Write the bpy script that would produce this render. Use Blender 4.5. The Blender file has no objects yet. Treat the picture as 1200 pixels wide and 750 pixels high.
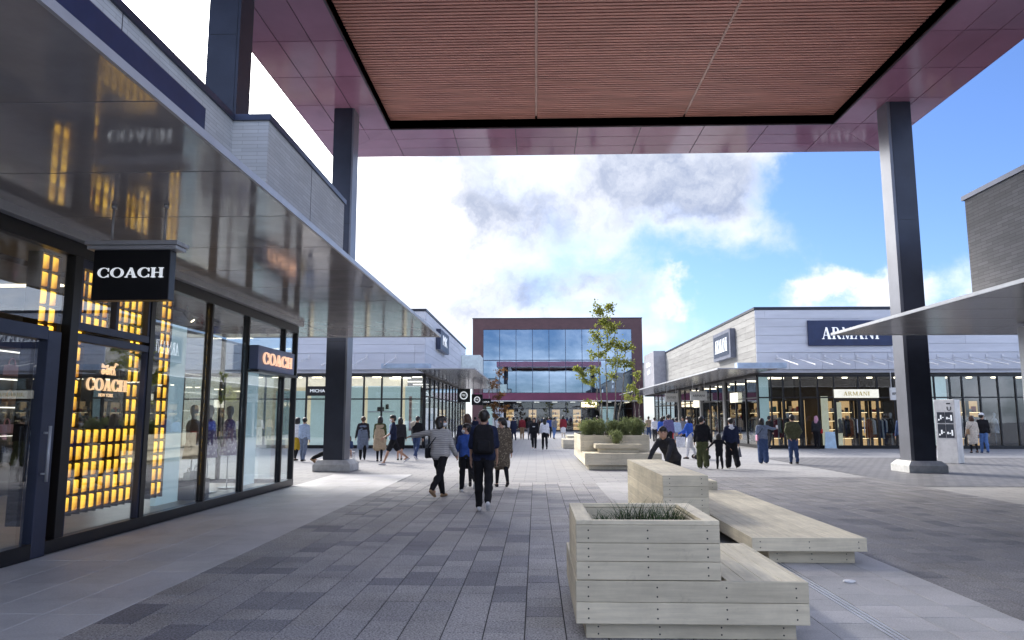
import bpy, bmesh, math, random
import numpy as np
from mathutils import Vector, Matrix
R = math.radians
random.seed(11)
rng = np.random.default_rng(7)
SC = bpy.context.scene
COL = SC.collection

# ------------------------------------------------------------------ camera
cam_d = bpy.data.cameras.new('camera')
cam = bpy.data.objects.new('camera', cam_d)
COL.objects.link(cam)
cam.location = (0, 0, 1.6)
cam.rotation_euler = (R(90 + 7.54), 0, R(1.85))
cam_d.sensor_width = 36
cam_d.lens = 25.83
cam_d.clip_start = 0.05
cam_d.clip_end = 2000
SC.camera = cam

# ------------------------------------------------------------------ sky, sun, exposure
SUN_AZ, SUN_EL = -40.0, 34.0        # degrees: azimuth left of the street axis, elevation
sdir = Vector((math.sin(R(SUN_AZ)) * math.cos(R(SUN_EL)), math.cos(R(SUN_AZ)) * math.cos(R(SUN_EL)), math.sin(R(SUN_EL))))
world = bpy.data.worlds.new('World')
SC.world = world
world.use_nodes = True
WT = world.node_tree
WT.nodes.clear()

class NG:
    """tiny node-graph helper"""
    def __init__(s, tree): s.t = tree
    def n(s, kind, **kw):
        nd = s.t.nodes.new(kind)
        for k, v in kw.items(): setattr(nd, k, v)
        return nd
    def put(s, sock, v):
        if isinstance(v, bpy.types.NodeSocket): s.t.links.new(v, sock)
        elif v is not None: sock.default_value = v
    def math(s, op, a, b=None, c=None, clamp=False):
        nd = s.n('ShaderNodeMath', operation=op, use_clamp=clamp)
        s.put(nd.inputs[0], a)
        if b is not None: s.put(nd.inputs[1], b)
        if c is not None: s.put(nd.inputs[2], c)
        return nd.outputs[0]
    def vmath(s, op, a, b=None, out=0):
        nd = s.n('ShaderNodeVectorMath', operation=op)
        s.put(nd.inputs[0], a)
        if b is not None: s.put(nd.inputs[1], b)
        return nd.outputs[out]
    def noise(s, vec, scale, detail=4, rough=0.55, dist=0.0):
        nd = s.n('ShaderNodeTexNoise')
        s.put(nd.inputs['Vector'], vec)
        nd.inputs['Scale'].default_value = scale
        nd.inputs['Detail'].default_value = detail
        nd.inputs['Roughness'].default_value = rough
        nd.inputs['Distortion'].default_value = dist
        return nd.outputs[0]
    def rng(s, v, a, b, c=0.0, d=1.0, smooth=True):
        nd = s.n('ShaderNodeMapRange', interpolation_type='SMOOTHSTEP' if smooth else 'LINEAR')
        s.put(nd.inputs[0], v)
        for i, q in enumerate((a, b, c, d)): s.put(nd.inputs[i + 1], q)
        return nd.outputs[0]
    def mix(s, f, a, b, mode='MIX'):
        nd = s.n('ShaderNodeMix', data_type='RGBA', blend_type=mode)
        s.put(nd.inputs[0], f); s.put(nd.inputs[6], a); s.put(nd.inputs[7], b)
        return nd.outputs[2]

def build_sky():
    g = NG(WT)
    sky = g.n('ShaderNodeTexSky', sky_type='NISHITA')
    sky.sun_disc = False
    sky.sun_elevation = R(SUN_EL)
    sky.sun_rotation = R(SUN_AZ)
    sky.air_density = 1.0; sky.dust_density = 0.6; sky.ozone_density = 1.6
    d = g.vmath('NORMALIZE', g.n('ShaderNodeTexCoord').outputs['Generated'])
    sep = g.n('ShaderNodeSeparateXYZ'); g.put(sep.inputs[0], d)
    # cloud layer seen in perspective
    den = g.math('ADD', g.math('MAXIMUM', sep.outputs[2], 0.0), 0.16)
    cmb = g.n('ShaderNodeCombineXYZ')
    g.put(cmb.inputs[0], g.math('DIVIDE', sep.outputs[0], den))
    g.put(cmb.inputs[1], g.math('DIVIDE', sep.outputs[1], den))
    cmb.inputs[2].default_value = 3.7
    big = g.noise(cmb.outputs[0], 0.9, 6, 0.58, 0.15)
    fine = g.noise(d, 9.0, 6, 0.62, 0.35)
    fld = g.math('ADD', g.math('MULTIPLY', big, 0.55), g.math('MULTIPLY', fine, 0.5))
    wn = g.n('ShaderNodeTexNoise'); g.put(wn.inputs['Vector'], d)
    wn.inputs['Scale'].default_value = 6.5; wn.inputs['Detail'].default_value = 6; wn.inputs['Roughness'].default_value = .6
    warp = g.vmath('ADD', d, g.vmath('MULTIPLY', g.vmath('SUBTRACT', wn.outputs[1], (.5, .5, .5)), (.24, .24, .18)))
    def blob(dirv, sx, sz, w):
        # soft lump of cloud round a compass direction, wider than high
        dv = g.vmath('SUBTRACT', warp, tuple(dirv))
        dv = g.vmath('MULTIPLY', dv, (1 / sx, 1 / sx, 1 / sz))
        ln = g.vmath('LENGTH', dv, out=1)
        return g.math('MULTIPLY', g.rng(ln, 0.0, 1.0, 1.0, 0.0), w)
    def D(az, el):
        return (math.sin(R(az)) * math.cos(R(el)), math.cos(R(az)) * math.cos(R(el)), math.sin(R(el)))
    cover = fld
    for az, el, sx, sz, w in CLOUDS:
        cover = g.math('ADD', cover, blob(D(az, el), sx, sz, w))
    alpha = g.rng(cover, 0.44, 0.76)
    core = g.math('MULTIPLY', fine, 0.42)
    for az, el, sx, sz, w in CORES:
        core = g.math('ADD', core, blob(D(az, el), sx, sz, w))
    core = g.rng(g.math('ADD', core, g.math('MULTIPLY', big, 0.30)), 0.42, 1.0)
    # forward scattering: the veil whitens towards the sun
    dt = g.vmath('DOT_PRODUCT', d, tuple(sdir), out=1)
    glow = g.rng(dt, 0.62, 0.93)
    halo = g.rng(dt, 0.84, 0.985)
    # unseen front-lit clouds opposite the sun, brightened to fill the foreground
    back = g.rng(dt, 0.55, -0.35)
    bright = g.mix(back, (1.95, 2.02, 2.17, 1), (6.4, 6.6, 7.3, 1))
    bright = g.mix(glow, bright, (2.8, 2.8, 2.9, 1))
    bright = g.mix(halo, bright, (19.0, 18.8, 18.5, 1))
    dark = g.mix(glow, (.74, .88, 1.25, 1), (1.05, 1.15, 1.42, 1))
    # lumps and thin places inside the grey bases
    core = g.math('MULTIPLY', core, g.rng(g.noise(warp, 13.0, 7, .6), .30, .68, .42, 1.0))
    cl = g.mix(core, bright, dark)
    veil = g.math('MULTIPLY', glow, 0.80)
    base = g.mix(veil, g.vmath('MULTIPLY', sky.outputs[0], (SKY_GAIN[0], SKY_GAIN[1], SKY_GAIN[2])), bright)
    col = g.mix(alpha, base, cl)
    bg = g.n('ShaderNodeBackground')
    g.put(bg.inputs[0], col)
    bg.inputs[1].default_value = 0.12
    out = g.n('ShaderNodeOutputWorld')
    WT.links.new(bg.outputs[0], out.inputs[0])

SKY_GAIN = (0.22, 0.275, 0.40)
# azimuth right of the street axis, elevation, half width, half height, weight
CLOUDS = [(12, 17.0, .24, .105, .34), (19, 20.5, .13, .06, .28), (-4, 15, .22, .12, .22), (-16, 14, .30, .25, .30),
          (0, 9, .17, .05, .20), (24.5, 9.0, .10, .030, .30), (21, 8.3, .05, .018, .2), (11, 8.6, .06, .018, .22), (5, 6, .10, .03, .2), (33, 22, .05, .03, .10),
          (29, 15.5, .30, .12, -.34), (36, 24, .25, .16, -.22), (17, 9, .16, .07, -.16)]
CORES = [(11.5, 17.5, .20, .085, .75), (13, 15.0, .10, .05, .4), (-3.5, 15.5, .24, .10, .66), (0.2, 9.6, .20, .05, .70), (-6, 20, .13, .05, .42)]
build_sky()

sun_d = bpy.data.lights.new('sun', 'SUN')
sun_d.energy = 0.85
sun_d.angle = R(14)
sun_d.color = (1.0, 0.93, 0.84)
sun = bpy.data.objects.new('sun', sun_d)
COL.objects.link(sun)
sun.location = (-30, 40, 40)
sun.rotation_euler = (-sdir).to_track_quat('-Z', 'Y').to_euler()

SC.view_settings.view_transform = 'Standard'
SC.view_settings.look = 'None'
SC.view_settings.gamma = 1
SC.view_settings.use_curve_mapping = False
SC.view_settings.exposure = 2.25
SC.cycles.max_bounces = 8
SC.cycles.diffuse_bounces = 3
SC.cycles.glossy_bounces = 4
SC.cycles.transparent_max_bounces = 12
SC.cycles.caustics_reflective = False
SC.cycles.caustics_refractive = False

# ------------------------------------------------------------------ materials
MATS = {}
def mat(name, col, rough=0.6, metal=0.0, var=0.12, nscale=3.0, bump=0.0, bscale=40.0, stretch=(1, 1, 1), rnd=0.0,
        spec=0.5, col2=None, stain=0.0, gum=0.0, emit=None, estr=0.0, coat=0.0, rvar=0.0):
    if name in MATS: return MATS[name]
    m = bpy.data.materials.new(name); m.use_nodes = True
    t = m.node_tree; g = NG(t)
    b = t.nodes['Principled BSDF']
    pos = g.n('ShaderNodeNewGeometry').outputs['Position']
    v = g.vmath('MULTIPLY', pos, stretch)
    nz = g.noise(v, nscale, 6, 0.6)
    c2 = col2 if col2 else tuple(max(0, c * (1 - var)) for c in col)
    c1 = col if col2 else tuple(min(1, c * (1 + var)) for c in col)
    c = g.mix(g.rng(nz, 0.3, 0.7), (*c2, 1), (*c1, 1))
    if rnd:
        oi = g.n('ShaderNodeObjectInfo').outputs['Random']
        k = g.rng(oi, 0, 1, 1 - rnd, 1 + rnd, smooth=False)
        c = g.vmath('SCALE', c); sc = c.node; g.put(sc.inputs['Scale'], k)
    if stain:      # broad weathering marks that run across neighbouring pieces
        st = g.rng(g.noise(pos, 1.1, 7, 0.68, .4), .32, .62, 1 - stain, 1 + stain * .35)
        sp = g.rng(g.noise(pos, 7.5, 4, .7), .60, .74, 1.0, 1 - stain * .9)
        c = g.vmath('SCALE', c); g.put(c.node.inputs['Scale'], g.math('MULTIPLY', st, sp))
    if gum:        # trodden-in spots
        vo = g.n('ShaderNodeTexVoronoi'); vo.inputs['Scale'].default_value = 2.3; g.put(vo.inputs['Vector'], pos)
        c = g.vmath('SCALE', c); g.put(c.node.inputs['Scale'], g.rng(vo.outputs['Distance'], .035, .06, 1 - gum, 1.0))
    g.put(b.inputs['Base Color'], c)
    b.inputs['Metallic'].default_value = metal
    b.inputs['Specular IOR Level'].default_value = spec
    if coat: b.inputs['Coat Weight'].default_value = coat; b.inputs['Coat Roughness'].default_value = 0.08
    if rvar:
        g.put(b.inputs['Roughness'], g.rng(g.noise(v, nscale * 2.3, 5, 0.6), 0.3, 0.7, rough - rvar, rough + rvar))
    else: b.inputs['Roughness'].default_value = rough
    if bump:
        bn = g.n('ShaderNodeBump'); bn.inputs['Strength'].default_value = bump
        bn.inputs['Distance'].default_value = 0.02
        g.put(bn.inputs['Height'], g.noise(v, bscale, 5, 0.6))
        g.put(b.inputs['Normal'], bn.outputs[0])
    if emit:
        b.inputs['Emission Color'].default_value = (*emit, 1)
        b.inputs['Emission Strength'].default_value = estr
        if estr < 1.0: m.cycles.emission_sampling = 'NONE'
    MATS[name] = m
    return m

def glass_mat(name, tint, ior=1.7, rough=0.0, refl=(0.95, 0.97, 1.0), boost=0.0):
    if name in MATS: return MATS[name]
    m = bpy.data.materials.new(name); m.use_nodes = True
    t = m.node_tree; t.nodes.clear(); g = NG(t)
    # Schlick reflectance, the same from both faces of the thin pane
    ge = g.n('ShaderNodeNewGeometry')
    cs = g.math('ABSOLUTE', g.vmath('DOT_PRODUCT', ge.outputs['Incoming'], ge.outputs['Normal'], out=1))
    f0 = ((ior - 1) / (ior + 1)) ** 2
    f = g.math('ADD', g.math('MULTIPLY', g.math('POWER', g.math('SUBTRACT', 1.0, cs, clamp=True), 5.0), 1 - f0), f0 + boost, clamp=True)
    tr = g.n('ShaderNodeBsdfTransparent'); tr.inputs[0].default_value = (*tint, 1)
    gl = g.n('ShaderNodeBsdfGlossy'); gl.inputs['Color'].default_value = (*refl, 1); gl.inputs['Roughness'].default_value = rough
    mx = g.n('ShaderNodeMixShader'); g.put(mx.inputs[0], f)
    t.links.new(tr.outputs[0], mx.inputs[1]); t.links.new(gl.outputs[0], mx.inputs[2])
    # faint waviness of float glass
    bn = g.n('ShaderNodeBump'); bn.inputs['Strength'].default_value = 0.06; bn.inputs['Distance'].default_value = 0.01
    g.put(bn.inputs['Height'], g.noise(g.n('ShaderNodeNewGeometry').outputs['Position'], 0.8, 2))
    g.put(gl.inputs['Normal'], bn.outputs[0])
    o = g.n('ShaderNodeOutputMaterial'); t.links.new(mx.outputs[0], o.inputs[0])
    MATS[name] = m
    return m

def tex_mat(name, fn, rough=0.7, spec=0.4):
    """principled whose base colour comes from fn(g, position)"""
    if name in MATS: return MATS[name]
    m = bpy.data.materials.new(name); m.use_nodes = True
    t = m.node_tree; g = NG(t); b = t.nodes['Principled BSDF']
    tc = g.n('ShaderNodeTexCoord')
    g.put(b.inputs['Base Color'], fn(g, tc.outputs['Object'], b))
    b.inputs['Roughness'].default_value = rough
    b.inputs['Specular IOR Level'].default_value = spec
    MATS[name] = m
    return m

def brick_fn(c1, c2, mortar, bw, bh, axis, bumpd=0.01):
    def fn(g, pos, b):
        p = g.n('ShaderNodeNewGeometry').outputs['Position']
        s = g.n('ShaderNodeSeparateXYZ'); g.put(s.inputs[0], p)
        c = g.n('ShaderNodeCombineXYZ')
        if axis == 'F':            # floor
            g.put(c.inputs[0], s.outputs[0]); g.put(c.inputs[1], s.outputs[1])
        else:
            g.put(c.inputs[0], g.math('ADD', s.outputs[0], s.outputs[1])); g.put(c.inputs[1], s.outputs[2])
        br = g.n('ShaderNodeTexBrick')
        g.put(br.inputs['Vector'], c.outputs[0])
        br.inputs['Color1'].default_value = (*c1, 1); br.inputs['Color2'].default_value = (*c2, 1); br.inputs['Mortar'].default_value = (*mortar, 1)
        br.inputs['Scale'].default_value = 1
        br.inputs['Brick Width'].default_value = bw; br.inputs['Row Height'].default_value = bh
        br.inputs['Mortar Size'].default_value = min(bw, bh) * 0.05
        bn = g.n('ShaderNodeBump'); bn.inputs['Strength'].default_value = 0.5; bn.inputs['Distance'].default_value = bumpd
        g.put(bn.inputs['Height'], g.math('SUBTRACT', 1.0, br.outputs['Fac'])); g.put(b.inputs['Normal'], bn.outputs[0])
        nz = g.noise(p, 1.3, 5)
        return g.mix(g.rng(nz, .3, .7, 0, .25), br.outputs['Color'], (*[x * .6 for x in c1], 1))
    return fn

M_dark = mat('dark_metal', (.025, .028, .04), .38, .3, .2, 2)
M_navyframe = mat('slate_blue_frame', (.045, .055, .095), .35, .4, .15, 2)
M_black = mat('black_metal', (.012, .012, .014), .35, .2, .1, 2)
M_silver = mat('silver_trim', (.55, .56, .58), .4, .25, .08, 2)
M_white = mat('white_metal', (.72, .73, .75), .45, 0, .05, 2)
M_column = mat('column_navy_steel', (.034, .039, .058), .36, .3, .15, 1.2, bump=.03, bscale=12)
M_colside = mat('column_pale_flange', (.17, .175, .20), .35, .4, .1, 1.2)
M_concrete = mat('pale_concrete', (.5, .5, .49), .8, 0, .15, 5, bump=.15, bscale=60)
M_plum = mat('plum_soffit_panel', (.35, .165, .245), .09, 0, .08, .6, rnd=.07, spec=.55)
M_plumd = mat('dark_plum_trim', (.03, .02, .03), .4, 0, .1, 1)  # dark plum of the roof deck and recess trim
M_plumw = mat('plum_cladding', (.10, .045, .048), .5, 0, .1, 1.5, rnd=.05)
M_plumband = mat('magenta_band', (.17, .035, .08), .45, 0, .1, 1.5)
M_slat = mat('copper_slat', (.60, .285, .22), .45, .1, .18, 2.0, stretch=(.3, 3, 1))
M_slatback = mat('slat_backing', (.035, .018, .015), .7)
M_seam = mat('copper_seam', (.5, .3, .24), .4, .2)
M_soffit = mat('polished_soffit_panel', (.50, .475, .47), .10, .20, .10, 1.5, rnd=.06, rvar=.05)
M_soffit2 = mat('matt_soffit_panel', (.36, .36, .39), .25, .45, .12, 1.5, rnd=.06)
M_parapet = tex_mat('grey_strip_brick', brick_fn((.56, .57, .58), (.47, .48, .49), (.3, .3, .3), .6, .075, 'W'), .75)
M_parapetR = tex_mat('dark_grey_strip_brick', brick_fn((.26, .255, .255), (.20, .195, .195), (.10, .10, .10), .45, .085, 'W'), .8)
M_signblue = mat('navy_sign_panel', (.022, .035, .095), .4, .1, .12, 2)
M_clad = mat('white_cladding_panel', (.62, .64, .69), .6, 0, .06, 1.5, rnd=.05, stretch=(.4, .4, 3))
M_cladw = mat('cream_cladding_panel', (.33, .325, .31), .75, 0, .10, 1.5, rnd=.12, stretch=(.4, .4, 3), spec=.15)
M_roofd = mat('roof_membrane', (.18, .18, .19), .9)
M_wall = mat('plain_render', (.42, .42, .44), .8, 0, .1, 1)
M_glass = glass_mat('shop_glass', (.93, .96, .96), 1.75, boost=.06)
M_glassd = glass_mat('tinted_shop_glass', (.80, .84, .86), 1.6)
M_glassb = glass_mat('mirror_blue_glass', (.10, .13, .18), 1.7, refl=(.36, .46, .58), boost=.45)
M_teal = mat('pale_teal_blind', (.50, .64, .64), .7, 0, .05, 2, emit=(.55, .72, .7), estr=.10)  # blinds given a faint glow of their own
M_paleblue = mat('pale_blue_display_wall', (.45, .62, .72), .6, 0, .05, 2, emit=(.5, .7, .8), estr=.10)  # faint glow added to the screens, which hold no lamp
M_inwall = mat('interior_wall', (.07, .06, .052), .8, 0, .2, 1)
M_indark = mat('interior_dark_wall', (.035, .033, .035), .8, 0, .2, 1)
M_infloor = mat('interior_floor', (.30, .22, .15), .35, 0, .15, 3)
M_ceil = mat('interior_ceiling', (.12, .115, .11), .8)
M_lamp = mat('lit_lamp', (1, .9, .7), .5, emit=(1.0, .82, .55), estr=1.6)
M_lampw = mat('lit_lamp_white', (1, 1, 1), .5, emit=(1.0, .93, .82), estr=.6)
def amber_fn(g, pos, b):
    # niche light and shade painted into the glow: bright upper corner, brown rim
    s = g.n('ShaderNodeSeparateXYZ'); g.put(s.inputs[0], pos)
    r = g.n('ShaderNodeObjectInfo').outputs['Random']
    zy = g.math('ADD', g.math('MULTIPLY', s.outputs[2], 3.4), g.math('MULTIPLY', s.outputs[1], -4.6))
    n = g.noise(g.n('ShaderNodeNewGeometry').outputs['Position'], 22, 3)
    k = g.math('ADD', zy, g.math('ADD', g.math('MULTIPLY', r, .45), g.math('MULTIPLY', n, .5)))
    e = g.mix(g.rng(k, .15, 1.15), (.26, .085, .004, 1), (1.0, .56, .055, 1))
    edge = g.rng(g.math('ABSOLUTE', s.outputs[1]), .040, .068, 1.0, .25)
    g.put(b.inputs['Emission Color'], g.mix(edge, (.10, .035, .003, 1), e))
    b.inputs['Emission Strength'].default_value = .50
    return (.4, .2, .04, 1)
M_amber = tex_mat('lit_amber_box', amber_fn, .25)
M_bronze = mat('bronze_lattice', (.05, .035, .015), .4, .7)
M_gold = mat('gold_lettering', (.8, .45, .2), .3, .5, emit=(1, .62, .35), estr=.3)
M_copper = mat('copper_lettering', (.75, .42, .28), .35, .3, emit=(1, .6, .4), estr=.2)
M_letter = mat('white_lettering', (.8, .82, .85), .4, emit=(.9, .95, 1), estr=.12)  # faint glow added to the letters, unlit signs included
M_blackletter = mat('black_lettering', (.02, .02, .02), .5)
M_paleyellow = mat('pale_sign_face', (.72, .70, .58), .5, emit=(1, .96, .8), estr=.12)
M_boxsign = mat('periwinkle_sign_box', (.17, .20, .34), .4, .1, .08, 2)

# ground
M_lightpave = tex_mat('pale_paving_far', brick_fn((.37, .365, .37), (.325, .325, .335), (.25, .25, .25), .6, .3, 'F', .002), .8, .12)
M_darkpave = tex_mat('dark_paving_far', brick_fn((.21, .205, .21), (.155, .155, .165), (.05, .05, .05), .3, .3, 'F', .003), .55)
M_joint = mat('paving_joint', (.05, .048, .048), .95, 0, .2, 8)
M_jointl = mat('pale_paving_joint', (.24, .235, .235), .95, 0, .2, 8)
DT = [mat('dark_paver_%s' % n, tuple(q * 1.32 for q in c), .55, 0, .62, 62, bump=.35, bscale=260, rvar=.08, spec=.3, stain=.20, gum=.35) for n, c in  # same dark paving as the court, lightened to offset the foreground shade
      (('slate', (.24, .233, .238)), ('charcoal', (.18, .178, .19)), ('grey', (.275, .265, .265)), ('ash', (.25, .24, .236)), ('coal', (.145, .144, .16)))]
CT = [mat('court_paver_%s' % n, tuple(q * .86 for q in c), .55, 0, .55, 62, bump=.35, bscale=260, rvar=.08, spec=.3, stain=.20, gum=.35) for n, c in  # same dark paving, darkened to offset the stronger light on the court
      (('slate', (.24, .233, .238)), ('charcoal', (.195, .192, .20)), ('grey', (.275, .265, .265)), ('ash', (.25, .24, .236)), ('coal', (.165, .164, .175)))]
LT = [mat('pale_paver_%s' % n, c, .55, 0, .10, 60, bump=.12, bscale=160, rvar=.1, spec=.2, stain=.14, gum=.3) for n, c in
      (('bone', (.53, .525, .53)), ('mist', (.495, .49, .505)), ('sand', (.51, .50, .495)))]
MT = [mat('mid_paver_%s' % n, c, .6, 0, .18, 80, bump=.25, bscale=180, rvar=.08, stain=.16, gum=.3) for n, c in
      (('dove', (.42, .41, .41)), ('stone', (.385, .38, .38)), ('cloud', (.45, .44, .44)))]
# timber
def wood(name, stretch, c1=(.74, .67, .51), c2=(.62, .56, .425)):
    return mat(name, c1, .7, 0, 0, 2.2, bump=.10, bscale=6, stretch=stretch, rnd=.11, col2=c2, spec=.25, stain=.16)
W_x = wood('weathered_timber_along_x', (.9, 14, 16))
W_y = wood('weathered_timber_along_y', (14, .9, 16))
M_screw = mat('screw_head', (.05, .05, .05), .4, .6)
M_soil = mat('soil', (.05, .035, .025), .95, 0, .4, 20, bump=.6, bscale=30)

# ------------------------------------------------------------------ object helpers
def link(name, data, parent=None, loc=(0, 0, 0)):
    o = bpy.data.objects.new(name, data)
    COL.objects.link(o)
    o.location = loc
    if parent is not None: o.parent = parent
    return o
def tag(o, label=None, cat=None, group=None, kind=None):
    if label: o['label'] = label
    if cat: o['category'] = cat
    if group: o['group'] = group
    if kind: o['kind'] = kind
    return o
def empty(name, loc, label=None, cat=None, group=None, rz=0):
    o = link(name, None, None, loc)
    o.empty_display_size = .2
    o.rotation_euler = (0, 0, rz)
    return tag(o, label, cat, group)
def wloc(o):
    v = Vector((0, 0, 0))
    while o is not None:
        v = v + o.location
        o = o.parent
    return v

class MB:
    def __init__(s): s.v = []; s.f = []; s.mi = []; s.cur = 0
    def add(s, vs, fs):
        k = len(s.v); s.v += [tuple(p) for p in vs]
        s.f += [tuple(i + k for i in f) for f in fs]; s.mi += [s.cur] * len(fs)
        return s
    def box(s, x0, x1, y0, y1, z0, z1):
        return s.add([(x0, y0, z0), (x1, y0, z0), (x1, y1, z0), (x0, y1, z0), (x0, y0, z1), (x1, y0, z1), (x1, y1, z1), (x0, y1, z1)],
                     [(3, 2, 1, 0), (4, 5, 6, 7), (0, 1, 5, 4), (1, 2, 6, 5), (2, 3, 7, 6), (3, 0, 4, 7)])
    def prism(s, poly, fr):
        """poly: 2D points; fr(u, v, w) -> xyz with w in (0, 1)"""
        n = len(poly)
        a = sum(poly[i][0] * poly[(i + 1) % n][1] - poly[(i + 1) % n][0] * poly[i][1] for i in range(n))
        if a < 0: poly = poly[::-1]
        vs = [fr(u, v, 0) for u, v in poly] + [fr(u, v, 1) for u, v in poly]
        fs = [tuple(range(n, 2 * n)), tuple(reversed(range(n)))] + [(i, (i + 1) % n, n + (i + 1) % n, n + i) for i in range(n)]
        return s.add(vs, fs)
    def tube(s, p0, p1, r0, r1=None, n=8, cap=True):
        r1 = r0 if r1 is None else r1
        p0 = Vector(p0); p1 = Vector(p1); d = (p1 - p0)
        if d.length < 1e-6: return s
        d.normalize()
        a = d.orthogonal().normalized(); b = d.cross(a)
        vs = []
        for p, r in ((p0, r0), (p1, r1)):
            for i in range(n):
                t = 2 * math.pi * i / n
                vs.append(p + (a * math.cos(t) + b * math.sin(t)) * r)
        fs = [(i, (i + 1) % n, n + (i + 1) % n, n + i) for i in range(n)]
        if cap: fs += [tuple(reversed(range(n))), tuple(range(n, 2 * n))]
        return s.add(vs, fs)
    def path(s, pts, rs, n=7):
        for i in range(len(pts) - 1): s.tube(pts[i], pts[i + 1], rs[i], rs[i + 1], n)
        return s
    def build(s, name, m, parent=None, smooth=False, world=True, loc=None):
        me = bpy.data.meshes.new(name)
        off = wloc(parent) if (parent is not None and world) else Vector((0, 0, 0))
        if loc is not None and parent is None: off = Vector(loc)
        me.from_pydata([(x - off.x, y - off.y, z - off.z) for x, y, z in s.v], [], s.f)
        for mm in (m if isinstance(m, (list, tuple)) else [m]): me.materials.append(mm)
        if max(s.mi, default=0): me.polygons.foreach_set('material_index', s.mi)
        if smooth: me.polygons.foreach_set('use_smooth', [True] * len(me.polygons))
        me.update()
        return link(name, me, parent, off if parent is None and loc is not None else (0, 0, 0))

CH = {}
def chbox_mesh(dx, dy, dz, m, c):
    """chamfered box centred on its base centre, shared between alike pieces"""
    key = (round(dx, 3), round(dy, 3), round(dz, 3), m.name, c)
    if key in CH: return CH[key]
    me = bpy.data.meshes.new('piece')
    if c <= 0:
        b = MB().box(-dx / 2, dx / 2, -dy / 2, dy / 2, 0, dz); me.from_pydata(b.v, [], b.f)
    else:
        bm = bmesh.new()
        bmesh.ops.create_cube(bm, size=1)
        for v in bm.verts: v.co = Vector((v.co.x * dx, v.co.y * dy, (v.co.z + .5) * dz))
        bmesh.ops.bevel(bm, geom=bm.edges[:], offset=c, segments=1, affect='EDGES')
        bm.to_mesh(me); bm.free()
    me.materials.append(m); CH[key] = me
    return me
def piece(name, parent, x0, x1, y0, y1, z0, z1, m, c=0.0):
    """one box-shaped piece as its own object, given in world coordinates"""
    x0, x1 = min(x0, x1), max(x0, x1); y0, y1 = min(y0, y1), max(y0, y1)
    me = chbox_mesh(x1 - x0, y1 - y0, z1 - z0, m, c)
    off = wloc(parent) if parent is not None else Vector((0, 0, 0))
    return link(name, me, parent, Vector(((x0 + x1) / 2, (y0 + y1) / 2, z0)) - off)

# ------------------------------------------------------------------ lettering
def arc(cx, cy, rx, ry, a0, a1, n=18):
    return [(cx + rx * math.cos(R(a0 + (a1 - a0) * i / n)), cy + ry * math.sin(R(a0 + (a1 - a0) * i / n))) for i in range(n + 1)]
def ring(o, i): return [[o[k], o[k + 1], i[k + 1], i[k]] for k in range(len(o) - 1)]
def rc(x0, x1, y0, y1): return [(x0, y0), (x1, y0), (x1, y1), (x0, y1)]
def serif_glyph(ch):
    """convex polygons of a high-contrast roman capital, height 1; returns (polys, width)"""
    T, t, s = .20, .06, .055            # thick, thin, serif height
    def ser(x, y, w): return rc(x - w, x + w, y, y + s)
    if ch == 'O': return ring(arc(.55, .5, .55, .52, 0, 360, 32), arc(.55, .5, .34, .455, 0, 360, 32)), 1.10
    if ch == 'C':
        p = ring(arc(.52, .5, .52, .52, 42, 318, 28), arc(.54, .5, .33, .455, 42, 318, 28))
        return p + [rc(.86, .93, .62, .97), rc(.86, .93, .03, .33)], .98
    if ch == 'H': return [rc(.1, .1 + T, 0, 1), rc(.75, .75 + T, 0, 1), rc(.3, .75, .47, .53)] + [ser(.2, 0, .19), ser(.2, 1 - s, .19), ser(.85, 0, .19), ser(.85, 1 - s, .19)], 1.05
    if ch == 'A': return [[(.08, 0), (.16, 0), (.54, 1), (.46, 1)], [(.68, 0), (.93, 0), (.60, 1), (.42, 1)], rc(.25, .75, .30, .35)] + [ser(.13, 0, .13), ser(.82, 0, .19)], 1.0
    if ch == 'I': return [rc(.12, .12 + T, 0, 1), ser(.22, 0, .19), ser(.22, 1 - s, .19)], .44
    if ch == 'R': return [rc(.1, .1 + T, 0, 1), ser(.2, 0, .19), rc(.01, .3, 1 - s, 1), rc(.3, .48, .945, 1), rc(.3, .48, .47, .525)] + ring(arc(.46, .735, .30, .265, -90, 90, 12), arc(.46, .735, .13, .21, -90, 90, 12)) + [[(.42, .5), (.56, .5), (.98, 0), (.72, 0)]], .96
    if ch == 'M': return [rc(.14, .14 + t, 0, 1), rc(.95, .95 + T, 0, 1), [(.08, 1), (.30, 1), (.68, .0), (.58, .0)], [(.60, 0), (.66, 0), (1.02, 1), (.95, 1)], ser(.17, 0, .14), ser(1.05, 0, .19), rc(1.0, 1.24, 1 - s, 1)], 1.26
    if ch == 'N': return [rc(.14, .14 + t, 0, 1), rc(.86, .86 + t, 0, 1), [(.06, 1), (.28, 1), (.92, 0), (.80, 0)], ser(.17, 0, .14), ser(.89, 1 - s, .14)], 1.04
    return [], .4
def serif_word(word, width, height, fr0, depth, gap=.10):
    """mesh builder of a word centred on (0,0); fr0(u, v, w) -> xyz in metres"""
    x = 0; out = []
    for ch in word:
        ps, w = serif_glyph(ch)
        out += [[(px + x, py) for px, py in p] for p in ps]; x += w + gap
    x -= gap
    mb = MB()
    for k, p in enumerate(out):
        mb.prism([((u / x - .5) * width, (v - .5) * height) for u, v in p], lambda u, v, w, e=k * .00012: fr0(u, v, w * (depth + e)))
    return mb
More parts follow.
